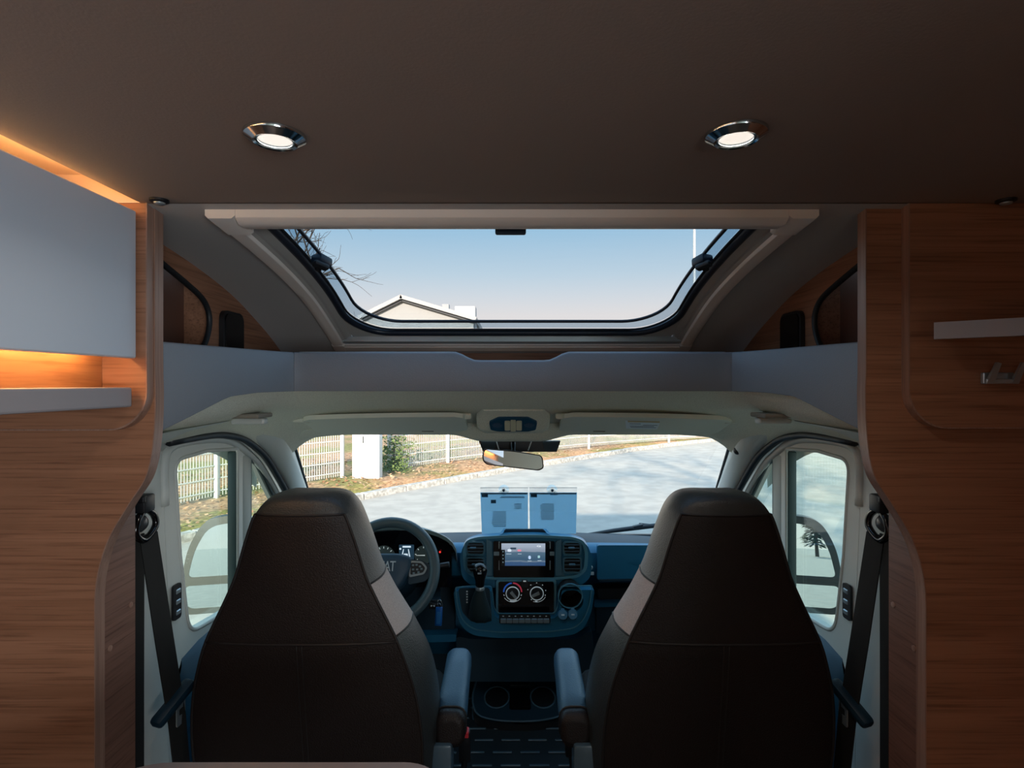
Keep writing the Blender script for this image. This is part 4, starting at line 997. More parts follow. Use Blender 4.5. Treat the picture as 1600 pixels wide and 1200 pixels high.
# climate panel
cp = plate_px('climate_panel', rp(779.5, 864, 903, 951, 3), 2.20, .045, M_piano)
plate_px('climate_rim', rp(775.5, 868, 901, 955, 4), 2.20, .040, _mats['dash_rim_highlight'], dash, [rp(779, 864.5, 903, 951.5, 3)])
M_ring = mat('dial_ring', lin(206, 220, 226), .35, emit=(lin(206, 220, 226), .25))
def knob(px, py, ang):
    D = 2.154; c = at(px, py, D); fm = frame_M(c, (1, 0, 0), (0, 0, 1), (0, -1, 0))
    kn = mesh('dial', *g_lathe([(.0235, 0), (.0235, .014), (.021, .018), (.002, .018)], 28, fm), M_black, cp, 'auto')
    mesh('dial_ring', *g_lathe([(.0245, .0135), (.0262, .0135), (.0262, .0165), (.0238, .0172)], 32, fm, cap=False), M_ring, kn, 'auto')
    d = Vector((math.cos(ang), math.sin(ang), 0)); q = Vector((-d.y, d.x, 0))
    pts_ = [(d * t + q * u) for t, u in ((-.010, -.0055), (.020, -.0045), (.020, .0045), (-.010, .0055))]
    V, Fs = g_plate([(p.x, p.y) for p in pts_], [], lambda a, b: fm @ Vector((a, b, .018)), (0, -.007, 0)); mesh('pointer', V, Fs, M_silver, kn)
    return fm
def arc(fm, r0, r1, a0, a1, m, nm, z=.0008):
    pts_ = [(r1 * math.cos(math.radians(a0 + (a1 - a0) * k / 12)), r1 * math.sin(math.radians(a0 + (a1 - a0) * k / 12))) for k in range(13)]
    pts_ += [(r0 * math.cos(math.radians(a1 + (a0 - a1) * k / 12)), r0 * math.sin(math.radians(a1 + (a0 - a1) * k / 12))) for k in range(13)]
    V, Fs = g_plate(pts_, [], lambda a, b: fm @ Vector((a, b, 0)), (0, -z, 0)); mesh(nm, V, Fs, m, cp)
f1 = knob(801, 925, math.radians(-50)); f2 = knob(838.5, 925, math.radians(205))
arc(f1, .0315, .037, 95, 180, mat('cold_blue', lin(40, 96, 200), .4, emit=(lin(40, 96, 200), .3)), 'cold_scale'); arc(f1, .0315, .037, 0, 88, mat('warm_red', lin(196, 60, 84), .4, emit=(lin(196, 60, 84), .3)), 'warm_scale')
arc(f1, .0375, .039, 215, 325, M_ring, 'fan_scale'); arc(f2, .0375, .039, 250, 330, M_ring, 'mode_scale')
for fm, (a0, a1) in ((f1, (228, 312)), (f2, (235, 290))): arc(fm, .0335, .037, a0 + 25, a1 - 15, M_ring, 'legend')
for a in (-20, 10, 50, 90, 130, 165, 235): 
    arc(f2, .0335, .0365, a - 3, a + 3, M_ring, 'mode_mark')
for a in (200, 340): arc(f1, .0335, .0365, a - 4, a + 4, M_ring, 'fan_mark')
plate_px('recirculation_button', rp(815, 824.5, 906, 917, 1.5), 2.155, .006, M_black, cp); plate_px('button_light', rp(817.5, 822, 907, 909, .4), 2.149, .0008, M_ring, cp)
# lower tray console
tray_o = rpoly([(711, 917), (735, 915), (768, 915), (772, 950), (778, 958), (866, 958), (871, 950), (876, 915), (926, 914), (922, 945), (913, 968), (898, 982), (860, 987), (780, 988), (740, 984), (722, 970), (714, 945)], [3, 3, 4, 6, 6, 6, 6, 4, 4, 8, 10, 12, 8, 8, 12, 12, 8])
cup_c = (891, 931); cup = [(cup_c[0] + 18 * math.cos(k * math.pi / 14), cup_c[1] + 17 * math.sin(k * math.pi / 14)) for k in range(28)]
lt = plate_px('lower_console', tray_o, 2.17, .05, M_dash, dash, [cup])
plate_px('lower_console_rim', [(p[0], p[1]) for p in tray_o], 2.1195, .004, _mats['dash_rim_highlight'], dash, [[(820 + (x - 820) * .985, 950 + (y - 950) * .965) for x, y in tray_o]])
plate_px('console_underside', rpoly([(714, 985), (735, 990), (900, 990), (922, 975), (928, 1035), (905, 1055), (720, 1055)], 8), 2.30, .05, M_dashd)
c = at(cup_c[0], cup_c[1], 2.12)
mesh('cup_well', *g_lathe([(.0455, 0), (.044, -.06), (.040, -.10), (.002, -.10)], 26, frame_M(c, (1, 0, 0), (0, 0, 1), (0, -1, 0)), cap=False), M_black, lt, 'auto')
mesh('cup_ring', *g_lathe([(.0435, -.004), (.0435, .003), (.047, .003), (.047, -.004)], 30, frame_M(c + Vector((0, -.001, 0)), (1, 0, 0), (0, 0, 1), (0, -1, 0)), cap=False), _mats['dash_rim_highlight'], lt, 'auto')
for px, py in ((879, 960), (894.5, 959.5)):
    c = at(px, py, 2.118); fm = frame_M(c, (1, 0, 0), (0, .25, .97), (0, -.97, .25))
    s1 = mesh('power_socket', *g_lathe([(.019, 0), (.019, .010), (.0165, .016), (.002, .017)], 20, fm), mat('socket_cap', lin(76, 128, 158), .35), lt, 'auto')
    mesh('socket_tab', *xf(g_box(-.007, .007, .014, .022, .002, .012, .002, 1), fm), _mats['socket_cap'], s1)
    mesh('socket_mark', *xf(g_box(-.006, .006, -.002, .003, .0165, .0176), fm), M_print, s1)
plate_px('switch_recess', rp(780, 860, 960, 974, 2.5), 2.1195, .002, M_black, lt)
for k in range(8):
    x0 = 782 + k * 9.6; plate_px('switch', rp(x0, x0 + 8.8, 966, 971.5, .8), 2.1172, .012, mat('switch_face', lin(120, 136, 144), .35), lt); plate_px('switch_symbol', rp(x0 + 3, x0 + 5.5, 962, 963.4, .3), 2.1172, .0006, M_print, lt)
# gear lever
gl = plate_px('shift_plate', rpoly([(716, 919), (765, 918), (768, 960), (762, 972), (735, 970), (722, 955)], 5), 2.1195, .004, M_dashd)
for k in range(5): plate_px('gear_mark', rp(728.5, 731, 923 + k * 4.2, 925.4 + k * 4.2, .5), 2.1153, .0006, M_print, gl)
rings = []
for px, py, D, rx in ((752, 968, 2.085, 16), (750, 960, 2.075, 17.5), (749, 948, 2.06, 15), (749, 935, 2.045, 11), (750, 924, 2.035, 7.5), (751, 917, 2.03, 6)):
    cc = at(px, py, D); R = rx / F * D
    rings.append([cc + Vector((R * math.cos(a * math.pi / 8) * (1 + .10 * (a % 2)), R * .8 * math.sin(a * math.pi / 8) * (1 + .10 * (a % 2)), 0)) for a in range(16)])
mesh('boot', *g_loft(rings), mat('boot_leather', lin(34, 50, 54), .5, bump=(200, .4)), gl, True)
kc_ = at(750, 899, 2.02)
mesh('lever_knob', *g_lathe([(.012, -.045), (.016, -.035), (.018, -.015), (.024, .005), (.026, .018), (.023, .032), (.014, .041), (.002, .044)], 22, Matrix.Translation(kc_)), M_piano, gl, True)
mesh('knob_collar', *g_lathe([(.015, -.052), (.017, -.046), (.015, -.040)], 20, Matrix.Translation(kc_)), M_silver, gl, 'auto')
mesh('knob_badge', *g_plate(rrect(-.007, .007, -.003, .003, .001), [], lambda a, b: kc_ + Vector((a, -.0265, .016 + b)), (0, -.001, 0)), M_silver, gl)

# instrument cluster
hood = []
for i in range(13):
    u = i / 12; D = 2.10 + .30 * u; k = 1 - .12 * u; row = []
    for j in range(17):
        a = math.pi * j / 16; x = -.44 + .235 * math.cos(a) * k * (1 if abs(math.cos(a)) < 2 else 1); z = -.655 + .125 * (math.sin(a) ** .7) - .085 * u
        row.append(Vector((x, D, z)))
    hood.append(row)
V, Fs = g_loft(hood, closed=False, caps=False); n0 = len(V); V += [v + Vector((0, .0, -.014)) for v in V]; Fs += [tuple(i + n0 for i in f)[::-1] for f in Fs]
for i in range(16): Fs.append((i, i + 1, n0 + i + 1, n0 + i))
ic = mesh('instrument_hood', V, Fs, mat('hood_grey', lin(84, 104, 106), .6, bump=(400, .1)), dash, 'auto')
CD = 2.19
V, Fs = g_plate([(-.44 + .205 * math.cos(math.pi * j / 20), -.685 + .13 * math.sin(math.pi * j / 20) ** .8) for j in range(21)] + [(-.645, -.79), (-.235, -.79)], [], lambda a, b: Vector((a, CD, b)), (0, .03, 0))
cf = mesh('instrument_face', V, Fs, M_piano, dash)
M_dial = mat('dial_face', lin(52, 62, 62), .4, emit=(lin(60, 74, 74), .25)); M_tick = mat('dial_print', lin(210, 222, 222), .4, emit=(lin(210, 222, 222), .6))
def gauge(px, py, R, n, needle):
    c = at(px, py, CD - .002); fm = frame_M(c, (1, 0, 0), (0, 0, 1), (0, -1, 0))
    g = mesh('gauge', *g_lathe([(R, 0), (R, .003), (R * .97, .004), (.001, .004)], 32, fm), M_dial, cf, 'auto')
    for k in range(n):
        a = math.radians(215 - 250 * k / (n - 1)); d = Vector((math.cos(a), math.sin(a), 0)); q = Vector((-d.y, d.x, 0))
        V, Fs = g_plate([tuple((d * t + q * u).xy) for t, u in ((R * .76, -.0012), (R * .93, -.0012), (R * .93, .0012), (R * .76, .0012))], [], lambda a_, b_2: fm @ Vector((a_, b_2, .0042)), (0, -.0004, 0)); mesh('tick', V, Fs, M_tick, g)
    a = math.radians(needle); d = Vector((math.cos(a), math.sin(a), 0)); q = Vector((-d.y, d.x, 0))
    V, Fs = g_plate([tuple((d * t + q * u).xy) for t, u in ((-.006, -.0016), (R * .8, -.0006), (R * .8, .0006), (-.006, .0016))], [], lambda a_, b_2: fm @ Vector((a_, b_2, .006)), (0, -.001, 0)); mesh('needle', V, Fs, M_tick, g)
gauge(600, 870, .044, 11, 225); gauge(662, 867, .036, 7, 180)
def cpx(name, pts_, m, th=.0006, dD=.003): return plate_px(name, pts_, CD - dD, th, m, cf)
cpx('display', rp(623.5, 647, 851, 879, 1), mat('display_blue', lin(40, 66, 84), .3, emit=(lin(40, 66, 84), .6)))
M_dw = mat('display_white', lin(220, 236, 244), .3, emit=(lin(210, 230, 244), .9))
cpx('display_header', rp(629, 642, 853, 855.5, .4), M_dw, dD=.0042)
cpx('lane_line', [(630, 858), (631.2, 858), (628, 874), (626, 874)], M_dw, dD=.0042); cpx('lane_line', [(637.5, 858), (638.7, 858), (642, 874), (640, 874)], M_dw, dD=.0042)
cpx('car_symbol', rpoly([(631, 865), (637, 865), (638, 872), (630, 872)], .8), M_dw, dD=.0042); cpx('limit_symbol', rp(624, 627, 856, 859, 1.4), M_dw, dD=.0042)
cpx('warning_light', rp(686, 689, 861, 864, 1.4), mat('warning_red', lin(255, 60, 50), .3, emit=(lin(255, 60, 50), 1)), dD=.01)

# steering wheel
SW = at(606, 892, 1.95)
sw = thing('steering_wheel', 'dark leather steering wheel with lettered hub on the left', 'steering wheel', SW)
tl = math.radians(22)
SM = frame_M(SW, (1, 0, 0), (0, math.sin(tl), math.cos(tl)), (0, -math.cos(tl), math.sin(tl)))
R = .162
mesh('rim', *g_tube([SM @ Vector((R * math.cos(a * math.pi / 32), R * 1.02 * math.sin(a * math.pi / 32), .0)) for a in range(64)], .0185, 12, True), mat('wheel_leather', lin(64, 84, 92), .45, bump=(300, .2)), sw, True)
hubp = rpoly([(-.085, .045), (-.04, .058), (.04, .058), (.085, .045), (.082, .0), (.05, -.06), (.0, -.078), (-.05, -.06), (-.082, .0)], .02)
rings = [[SM @ Vector((a * k, b * k, z)) for a, b in hubp] for k, z in ((1, -.03), (1.0, .0), (.96, .014), (.85, .021), (.5, .025), (.1, .026))]
hub = mesh('hub', *g_loft(rings), mat('hub_plastic', lin(40, 68, 88), .5), sw, 'auto')
mesh('lettering', *xf(text_geo('FIAT', .040, .0016, 0.0, .82), SM @ Matrix.Translation((.002, .012, .026)) @ Matrix.Diagonal((.85, 1.2, 1, 1))), mat('letter_metal', lin(200, 214, 222), .35, .2), hub)
for s in (-1, 1):
    pl_ = [(s * .07, .038), (s * .115, .036), (s * .150, .018), (s * .155, -.012), (s * .13, -.035), (s * .075, -.045)]
    sp_ = mesh('spoke', *g_plate(rpoly(pl_, .008), [], lambda a, b: SM @ Vector((a, b, -.012)), SM.to_3x3() @ Vector((0, 0, .018))), M_dashd, sw)
    bz_o = rpoly([(s * .078, .033), (s * .118, .031), (s * .138, .010), (s * .128, -.012), (s * .076, -.022)], .008); bz_i = rpoly([(s * .080, .027), (s * .115, .025), (s * .131, .009), (s * .124, -.006), (s * .080, -.014)], .006)
    mesh('spoke_bezel', *g_plate(bz_o, [bz_i], lambda a, b: SM @ Vector((a, b, .006)), SM.to_3x3() @ Vector((0, 0, .005))), M_silver, sp_)
    mesh('button_pad', *g_plate(bz_i, [], lambda a, b: SM @ Vector((a, b, .006)), SM.to_3x3() @ Vector((0, 0, .004))), M_black, sp_)
    for bx, by in ((.088, .018), (.10, .019), (.112, .014), (.089, .004), (.103, .004), (.118, .006), (.092, -.008), (.108, -.005)):
        mesh('button', *xf(g_box(s * bx - .004, s * bx + .004, by - .003, by + .003, .010, .0118, .001, 1), SM), mat('button_mark', lin(120, 138, 146), .4), sp_)
mesh('lower_spoke', *g_plate(rpoly([(-.030, -.07), (.030, -.07), (.022, -.155), (-.022, -.155)], .006), [], lambda a, b: SM @ Vector((a, b, -.014)), SM.to_3x3() @ Vector((0, 0, .014))), M_silver, sw)
mesh('lower_spoke', *g_plate(rpoly([(.020, -.06), (.042, -.055), (.022, -.145), (.006, -.15)], .006), [], lambda a, b: SM @ Vector((a, b, .0005)), SM.to_3x3() @ Vector((0, 0, .004))), M_silver, sw)
mesh('column', *g_loft([[SM @ Vector((r * math.cos(a * math.pi / 8), r * math.sin(a * math.pi / 8) - off, z)) for a in range(16)] for r, off, z in ((.055, .0, -.03), (.065, .01, -.08), (.07, .02, -.22))]), M_dashd, sw, 'auto')
mesh('stalk', *g_tube([SM @ Vector((.05, .01, -.06)), SM @ Vector((.15, .02, -.07)), SM @ Vector((.205, .025, -.06))], [.009, .008, .011], 8), M_black, sw, True)
# ignition, key and blue tag
ig = at(680, 940, 2.10)
ky = thing('ignition_key', 'car key with silver ring in the ignition beside the wheel', 'key', ig)
mesh('lock_housing', *xf(g_box(-.03, .022, -.02, .12, -.016, .016, .006), Matrix.Translation(ig) @ Matrix.Rotation(.15, 4, 'Z')), M_dashd, ky, 'auto')
mesh('key_head', *xf(g_box(-.018, .020, -.045, -.015, -.012, .012, .005), Matrix.Translation(ig) @ Matrix.Rotation(.1, 4, 'Y')), M_black, ky, 'auto')
for dx in (-.008, .002): mesh('key_button', *g_lathe([(.003, 0), (.003, .002), (.001, .0024)], 10, frame_M(ig + Vector((dx, -.045, .002)), (1, 0, 0), (0, 0, 1), (0, -1, 0))), M_print, ky, 'auto')
rc = at(687.5, 944, 2.045); mesh('key_ring', *g_tube([rc + Vector((.008 * math.cos(a * .3927) - .003 * math.sin(a * .3927), 0.004 * math.cos(a * .3927), .016 * math.sin(a * .3927))) for a in range(16)], .0014, 6, True), M_chrome, ky, True)
tgc = at(685.5, 963, 2.04)
tgk = thing('key_tag', 'bright blue plastic key tag hanging below the key', 'key tag', tgc + Vector((0, 0, -.04)))
mesh('body', *xf(g_box(-.0125, .0125, -.004, .004, -.034, .034, .003), Matrix.Translation(tgc) @ Matrix.Rotation(.06, 4, 'Y')), M_blue, tgk, 'auto')
mesh('label_window', *xf(g_box(-.008, .008, -.0048, -.0038, -.026, .018, .0004, 1), Matrix.Translation(tgc) @ Matrix.Rotation(.06, 4, 'Y')), mat('tag_insert', lin(56, 140, 216), .4), tgk)
mesh('ring', *g_tube([tgc + Vector((.002 + .006 * math.cos(a * .3927), 0, .038 + .008 * math.sin(a * .3927))) for a in range(16)], .0012, 6, True), M_chrome, tgk, True)

# floor console with two cup holders
fc = thing('floor_console', 'low black floor console with two cup holders between the seats', 'console', (.02, 2.25, -1.34))
def ftop(a, b): return Vector((a, b, -1.245 - (2.40 - b) * .22))
fo = rpoly([(-.145, 2.415), (.205, 2.415), (.222, 2.28), (.20, 2.19), (.10, 2.165), (-.04, 2.165), (-.14, 2.19), (-.163, 2.28)], [.03, .03, .05, .06, .05, .05, .06, .05])
cu1 = [(-.062 + .05 * math.cos(k * math.pi / 12), 2.285 + .056 * math.sin(k * math.pi / 12)) for k in range(24)]
cu2 = [(.125 + .05 * math.cos(k * math.pi / 12), 2.285 + .056 * math.sin(k * math.pi / 12)) for k in range(24)]
tp = mesh('top', *g_plate(fo, [cu1, cu2], ftop, (0, 0, -.012)), M_dashd, fc, 'auto')
rings = [[ftop(a, b) + Vector((0, 0, dz)) if dz > -.1 else Vector((.03 + (a - .03) * .93, 2.30 + (b - 2.30) * .93, -1.339)) for a, b in fo] for dz in (-.002, -.045, -.2)]
mesh('body', *g_loft(rings, caps=False), M_black, fc, 'auto')
M_crim = mat('console_edge', lin(64, 92, 108), .35)
mesh('rim', *g_tube([ftop(a, b) for a, b in fo], .004, 6, True), M_crim, fc, True)
mesh('skirt_line', *g_tube([ftop(.03 + (a - .03) * 1.0, b) + Vector((0, -.003, -.055)) for a, b in fo if b < 2.33], .003, 6), M_crim, fc, True)
for cu in (cu1, cu2):
    mesh('cup_rim', *g_tube([ftop(a, b) for a, b in cu], .0035, 6, True), M_crim, fc, True)
    cxm = sum(p[0] for p in cu) / 24
    mesh('cup_well', *g_loft([[ftop(a, b) for a, b in cu], [ftop(cxm + (a - cxm) * .85, 2.285 + (b - 2.285) * .85) + Vector((0, 0, -.08)) for a, b in cu]]), M_black, fc, 'auto')
    sx = .02 if cxm < 0 else -.02
    mesh('cup_tab', *g_lathe([(.012, 0), (.013, .02), (.008, .03), (.002, .032)], 14, Matrix.Translation(ftop(cxm + sx, 2.29) + Vector((0, 0, -.055)))), mat('tab_blue', lin(84, 124, 146), .4), fc, True)
mesh('tray_insert', *g_plate(rrect(-.005, .07, 2.345, 2.385, .004), [], lambda a, b: ftop(a, b) + Vector((0, 0, .0005)), (0, 0, .003)), M_black, fc)
mesh('tray_well', *g_plate(rrect(-.01, .075, 2.22, 2.33, .01), [], lambda a, b: ftop(a, b) + Vector((0, 0, .0003)), (0, 0, .001)), M_piano, fc)
# ribbed rubber mat
fm_ = thing('floor_mat', 'black ribbed rubber mat on the floor between the seats', 'mat', (.02, 2.0, -1.339))
mesh('sheet', *g_box(-.34, .40, 1.50, 2.55, -1.3395, -1.333), mat('rubber_mat', lin(34, 44, 50), .5), fm_)
for k in range(11):
    y = 1.75 + .07 * k
    for j in range(7):
        x = -.27 + .1 * j + .03 * (k % 2)
        mesh('rib', *g_box(x, x + .07, y, y + .010, -1.333, -1.328, .002, 1), mat('mat_rib', lin(64, 92, 106), .35), fm_)
mesh('groove', *g_box(.215, .222, 1.5, 2.5, -1.333, -1.3315), M_black, fm_)

# ================================================================= SEATS
LV = [(-.250, .022, .050), (-.2525, .046, .085), (-.258, .066, .110), (-.268, .082, .125), (-.285, .096, .132), (-.310, .108, .135), (-.37, .128, .135), (-.434, .147, .135), (-.49, .172, .135), (-.535, .194, .135), (-.583, .2165, .138), (-.64, .236, .142), (-.70, .252, .148), (-.77, .263, .15), (-.86, .268, .15), (-1.0, .262, .15)]
def seat(s, cx, label, alabel):
    t = thing('captain_seat', label, 'seat', (cx, 1.5, -1.34), 'front captain seats')
    wt = smooth_tab([(-z, w_) for z, w_, d in LV], 8); dt = smooth_tab([(-z, d) for z, w_, d in LV], 8)
    zs = []
    for (z0, _, _), (z1, _, _) in zip(LV, LV[1:]):
        for k in range(3): zs.append(z0 + (z1 - z0) * k / 3)
    for q in (-.292, -.452, -.572, -.583): zs.append(q)
    zs = sorted(set(zs + [-1.0]), reverse=True)
    NB, NS, NF = 13, 6, 9
    rings = []
    for z in zs:
        w_ = interp(wt, -z); d = interp(dt, -z); y0 = interp([(.25, 1.262), (.6, 1.275), (1.0, 1.335)], -z) + (.136 - d) * .5 if z > -.30 else interp([(.25, 1.262), (.6, 1.275), (1.0, 1.335)], -z)
        wf = w_ + interp([(.25, .0), (.5, .008), (.65, .024), (.8, .024), (1.0, .02)], -z)
        ring = []
        for k in range(NB):
            u = -1 + 2 * k / (NB - 1); ring.append((u * w_, y0 - .016 * (1 - abs(u) ** 2.6)))
        for k in range(1, NS + 1):
            v = k / (NS + 1); ring.append((w_ + (wf - w_) * v + .012 * math.sin(math.pi * v), y0 + d * v))
        for k in range(NF):
            u = 1 - 2 * k / (NF - 1); ring.append((u * wf, y0 + d - .03 * min(1, (d / .135) ** 4) * (1 - u * u)))
        for k in range(NS, 0, -1):
            v = k / (NS + 1); ring.append((-(w_ + (wf - w_) * v + .012 * math.sin(math.pi * v)), y0 + d * v))
        rings.append([Vector((cx + a, b, z)) for a, b in ring])
    n = len(rings[0])
    groups = {}
    def region(i, k):
        z = (zs[i] + zs[i + 1]) / 2
        if k < NB - 1: return 'top_cap' if z > -.292 else ('upper_back_panel' if z > -.583 else 'lower_back_panel')
        side = k < NB - 1 + NS + 1 or k >= NB + NS + NF - 1
        if side: return 'top_cap' if z > -.452 else ('fabric_insert' if z > -.572 else 'side_bolster') + ('' if k < NB + NS + 3 else '|2')
        return 'front_cushion'
    for i in range(len(rings) - 1):
        for k in range(n): groups.setdefault(region(i, k), []).append((i * n + k, i * n + (k + 1) % n, (i + 1) * n + (k + 1) % n, (i + 1) * n + k))
    groups['top_cap'].append(tuple(range(n)))
    V = [p for r in rings for p in r]
    mm = {'top_cap': M_leaths, 'upper_back_panel': M_leath, 'lower_back_panel': M_leath, 'fabric_insert': M_mesh, 'side_bolster': M_leaths, 'front_cushion': M_leaths}
    full = bpy.data.meshes.new('tmp'); full.from_pydata(V, [], [f for g in groups.values() for f in g]); full.update()
    bk = thing_part('backrest', t, cx, rings)
    for nm, fs in groups.items():
        used = sorted({i for f in fs for i in f}); mp = {a: b for b, a in enumerate(used)}
        o = mesh(nm.split('|')[0], [V[i] for i in used], [tuple(mp[i] for i in f) for f in fs], mm[nm.split('|')[0]], bk, True)
    bpy.data.meshes.remove(full)
    i0 = min(range(len(zs)), key=lambda i: abs(zs[i] + .292)); i1 = min(range(len(zs)), key=lambda i: abs(zs[i] + .583))
    i2 = min(range(len(zs)), key=lambda i: abs(zs[i] + .452)); i3 = min(range(len(zs)), key=lambda i: abs(zs[i] + .572))
    for k in (0, NB - 1):
        mesh('piping', *g_tube([rings[i][k] for i in range(i0, len(zs))], .0035, 6), M_pipe, bk, True)
    mesh('top_seam', *g_tube([rings[i0][k] for k in range(NB)], .0028, 6), M_pipe, bk, True)
    mesh('cross_seam', *g_tube([rings[i1][k] + Vector((0, -.0005, 0)) for k in range(NB)], .0028, 6), M_pipe, bk, True)
    for rng in (range(NB - 1, NB + NS + 1), [0] + list(range(n - 1, n - NS - 2, -1))):
        for ii in (i2, i3): mesh('side_seam', *g_tube([rings[ii][k] for k in rng], .0022, 6), M_pipe, bk, True)
    for dx in (-.006, .006): mesh('centre_seam', *g_tube([rings[i][NB // 2] + Vector((dx, -.0002, 0)) for i in range(i1, len(zs))], .0016, 5), M_pipe, bk, True)
    # cushion, base, armrest
    mesh('seat_cushion', *g_box(cx - .26, cx + .26, 1.42, 1.92, -1.11, -.95, .05, 3), M_leaths, t, 'auto')
    mesh('cushion_skirt', *g_box(cx - .25, cx + .25, 1.40, 1.86, -1.19, -1.10, .02), M_black, t, 'auto')
    mesh('swivel_base', *g_box(cx - .21, cx + .21, 1.44, 1.82, -1.34, -1.19, .015), M_dashd, t, 'auto')
    ax = cx - s * .322; a0 = Vector((ax, 1.385, -.855)); a1 = Vector((ax, 1.66, -.805))
    rr = []
    for u, hw, hh in ((0, .020, .022), (.012, .033, .034), (.05, .0375, .040), (.3, .038, .040), (.7, .036, .038), (.93, .036, .037), (.985, .031, .030), (1.0, .020, .018)):
        p = a0.lerp(a1, u)
        rr.append([p + Vector((a, 0, b)) for a, b in rrect(-hw, hw, -hh, hh, min(hw, hh) * .7, 4)])
    ar = mesh('armrest', *g_loft(rr), mat('armrest_leather', lin(54, 88, 112), .4, bump=(330, .4)), t, True)
    rr2 = []
    for u, k in ((-.012, .6), (-.008, .93), (.04, 1.03), (.10, 1.04)):
        p = a0.lerp(a1, u); rr2.append([p + Vector((a * k, 0, b * k)) for a, b in rrect(-.0375, .0375, -.040, .040, .025, 4)])
    mesh('end_cover', *g_loft(rr2), M_leath, ar, True)
    mesh('arm_seam', *g_tube(rr2[-1], .0025, 5, True), M_pipe, ar, True)
    mesh('arm_bracket', *g_box(min(ax, ax + s * .05) - .008, max(ax, ax + s * .05) + .008, 1.37, 1.42, -1.12, -.88, .008), mat('bracket_grey', lin(62, 84, 98), .3), ar, 'auto')
    # buckle
    bzz = -.96 if s < 0 else -.945
    bx = ax + (.028 if s < 0 else 0)
    bu = mesh('buckle', *xf(g_box(-.016, .016, -.011, .011, -.05, .045, .005), Matrix.Translation((bx, 1.50, bzz)) @ Matrix.Rotation(.2, 4, 'X')), M_black, t, 'auto')
    mesh('release_button', *xf(g_box(-.012, .012, -.013, .008, .030, .049, .003), Matrix.Translation((bx, 1.50, bzz)) @ Matrix.Rotation(.2, 4, 'X')), M_red, bu)
    mesh('buckle_stalk', *g_tube([(bx, 1.50, bzz - .04), (bx + s * .02, 1.53, -1.18)], .008, 8), M_black, bu)
    return t
def thing_part(name, parent, cx, rings):
    """inner core of the backrest that carries its covers"""
    core = [[Vector((cx + (p.x - cx) * .9, 1.33 + (p.y - 1.33) * .8, p.z)) for p in r] for r in rings[6:]]
    return mesh(name, *g_loft(core), M_black, parent)
seat(-1, -.476, 'dark leather captain seat behind the steering wheel, left', '')
seat(1, .480, 'dark leather captain seat on the passenger side, right', '')

# ================================================================= ON AND BEHIND THE WINDSCREEN
# interior mirror and sensor housing
ms = thing('sensor_housing', 'black camera housing on the glass behind the mirror', 'housing', (.01, 2.08, -.26))
hp = [(748, 689), (876, 689), (870, 706), (755, 706)]
fr_ = [at(x, y, 2.03) for x, y in hp]; bk_ = [at(x, y, 2.03) + Vector((0, .07, -.004)) for x, y in hp]
V = fr_ + bk_; mesh('shell', V, [(0, 1, 2, 3), (7, 6, 5, 4), (0, 4, 5, 1), (1, 5, 6, 2), (2, 6, 7, 3), (3, 7, 4, 0)], M_black, ms)
for x0, x1 in ((775, 780), (831, 825)): mesh('strut', *g_tube([at(x0, 688, 2.025), at(x1, 704, 2.02)], .0022, 6), M_silver, ms)
for a, b in ((752, 775), (848, 872)): plate_px('side_cover', rpoly([(a, 690), (b, 690), (b - 3, 704), (a + 3, 704)], 1), 2.0298, .006, M_dashd, ms)
MC = at(802, 718, 1.93)
rm = thing('rear_view_mirror', 'interior rear-view mirror with black rim under the headliner', 'mirror', MC + Vector((0, 0, -.03)))
ang = math.radians(-5)
MM = frame_M(MC, (math.cos(ang), -.10, math.sin(ang)), (-math.sin(ang), .10, math.cos(ang)), (0, -1, .10))
mo = rpoly([(-.106, .028), (.0, .030), (.098, .024), (.106, -.018), (.090, -.028), (-.09, -.026), (-.106, -.012)], .014, 5)
mi = [(a * .965, b * .90) for a, b in mo]
mesh('rim', *g_plate(mo, [mi], lambda a, b: MM @ Vector((a, b, 0)), (0, -.006, 0)), M_black, rm, 'auto')
mesh('back_shell', *g_loft([[MM @ Vector((a * k, b * k, z)) for a, b in mo] for k, z in ((1, .0), (.97, -.012), (.7, -.03))]), M_black, rm, 'auto')
mesh('glass', *g_plate(mi, [], lambda a, b: MM @ Vector((a, b, .001)), (0, -.001, 0)), M_mirror, rm)
mesh('stem', *g_tube([MC + Vector((0, .02, 0)), MC + Vector((0, .045, .015)), MC + Vector((0, .075, .05))], .008, 8), M_black, rm, True)

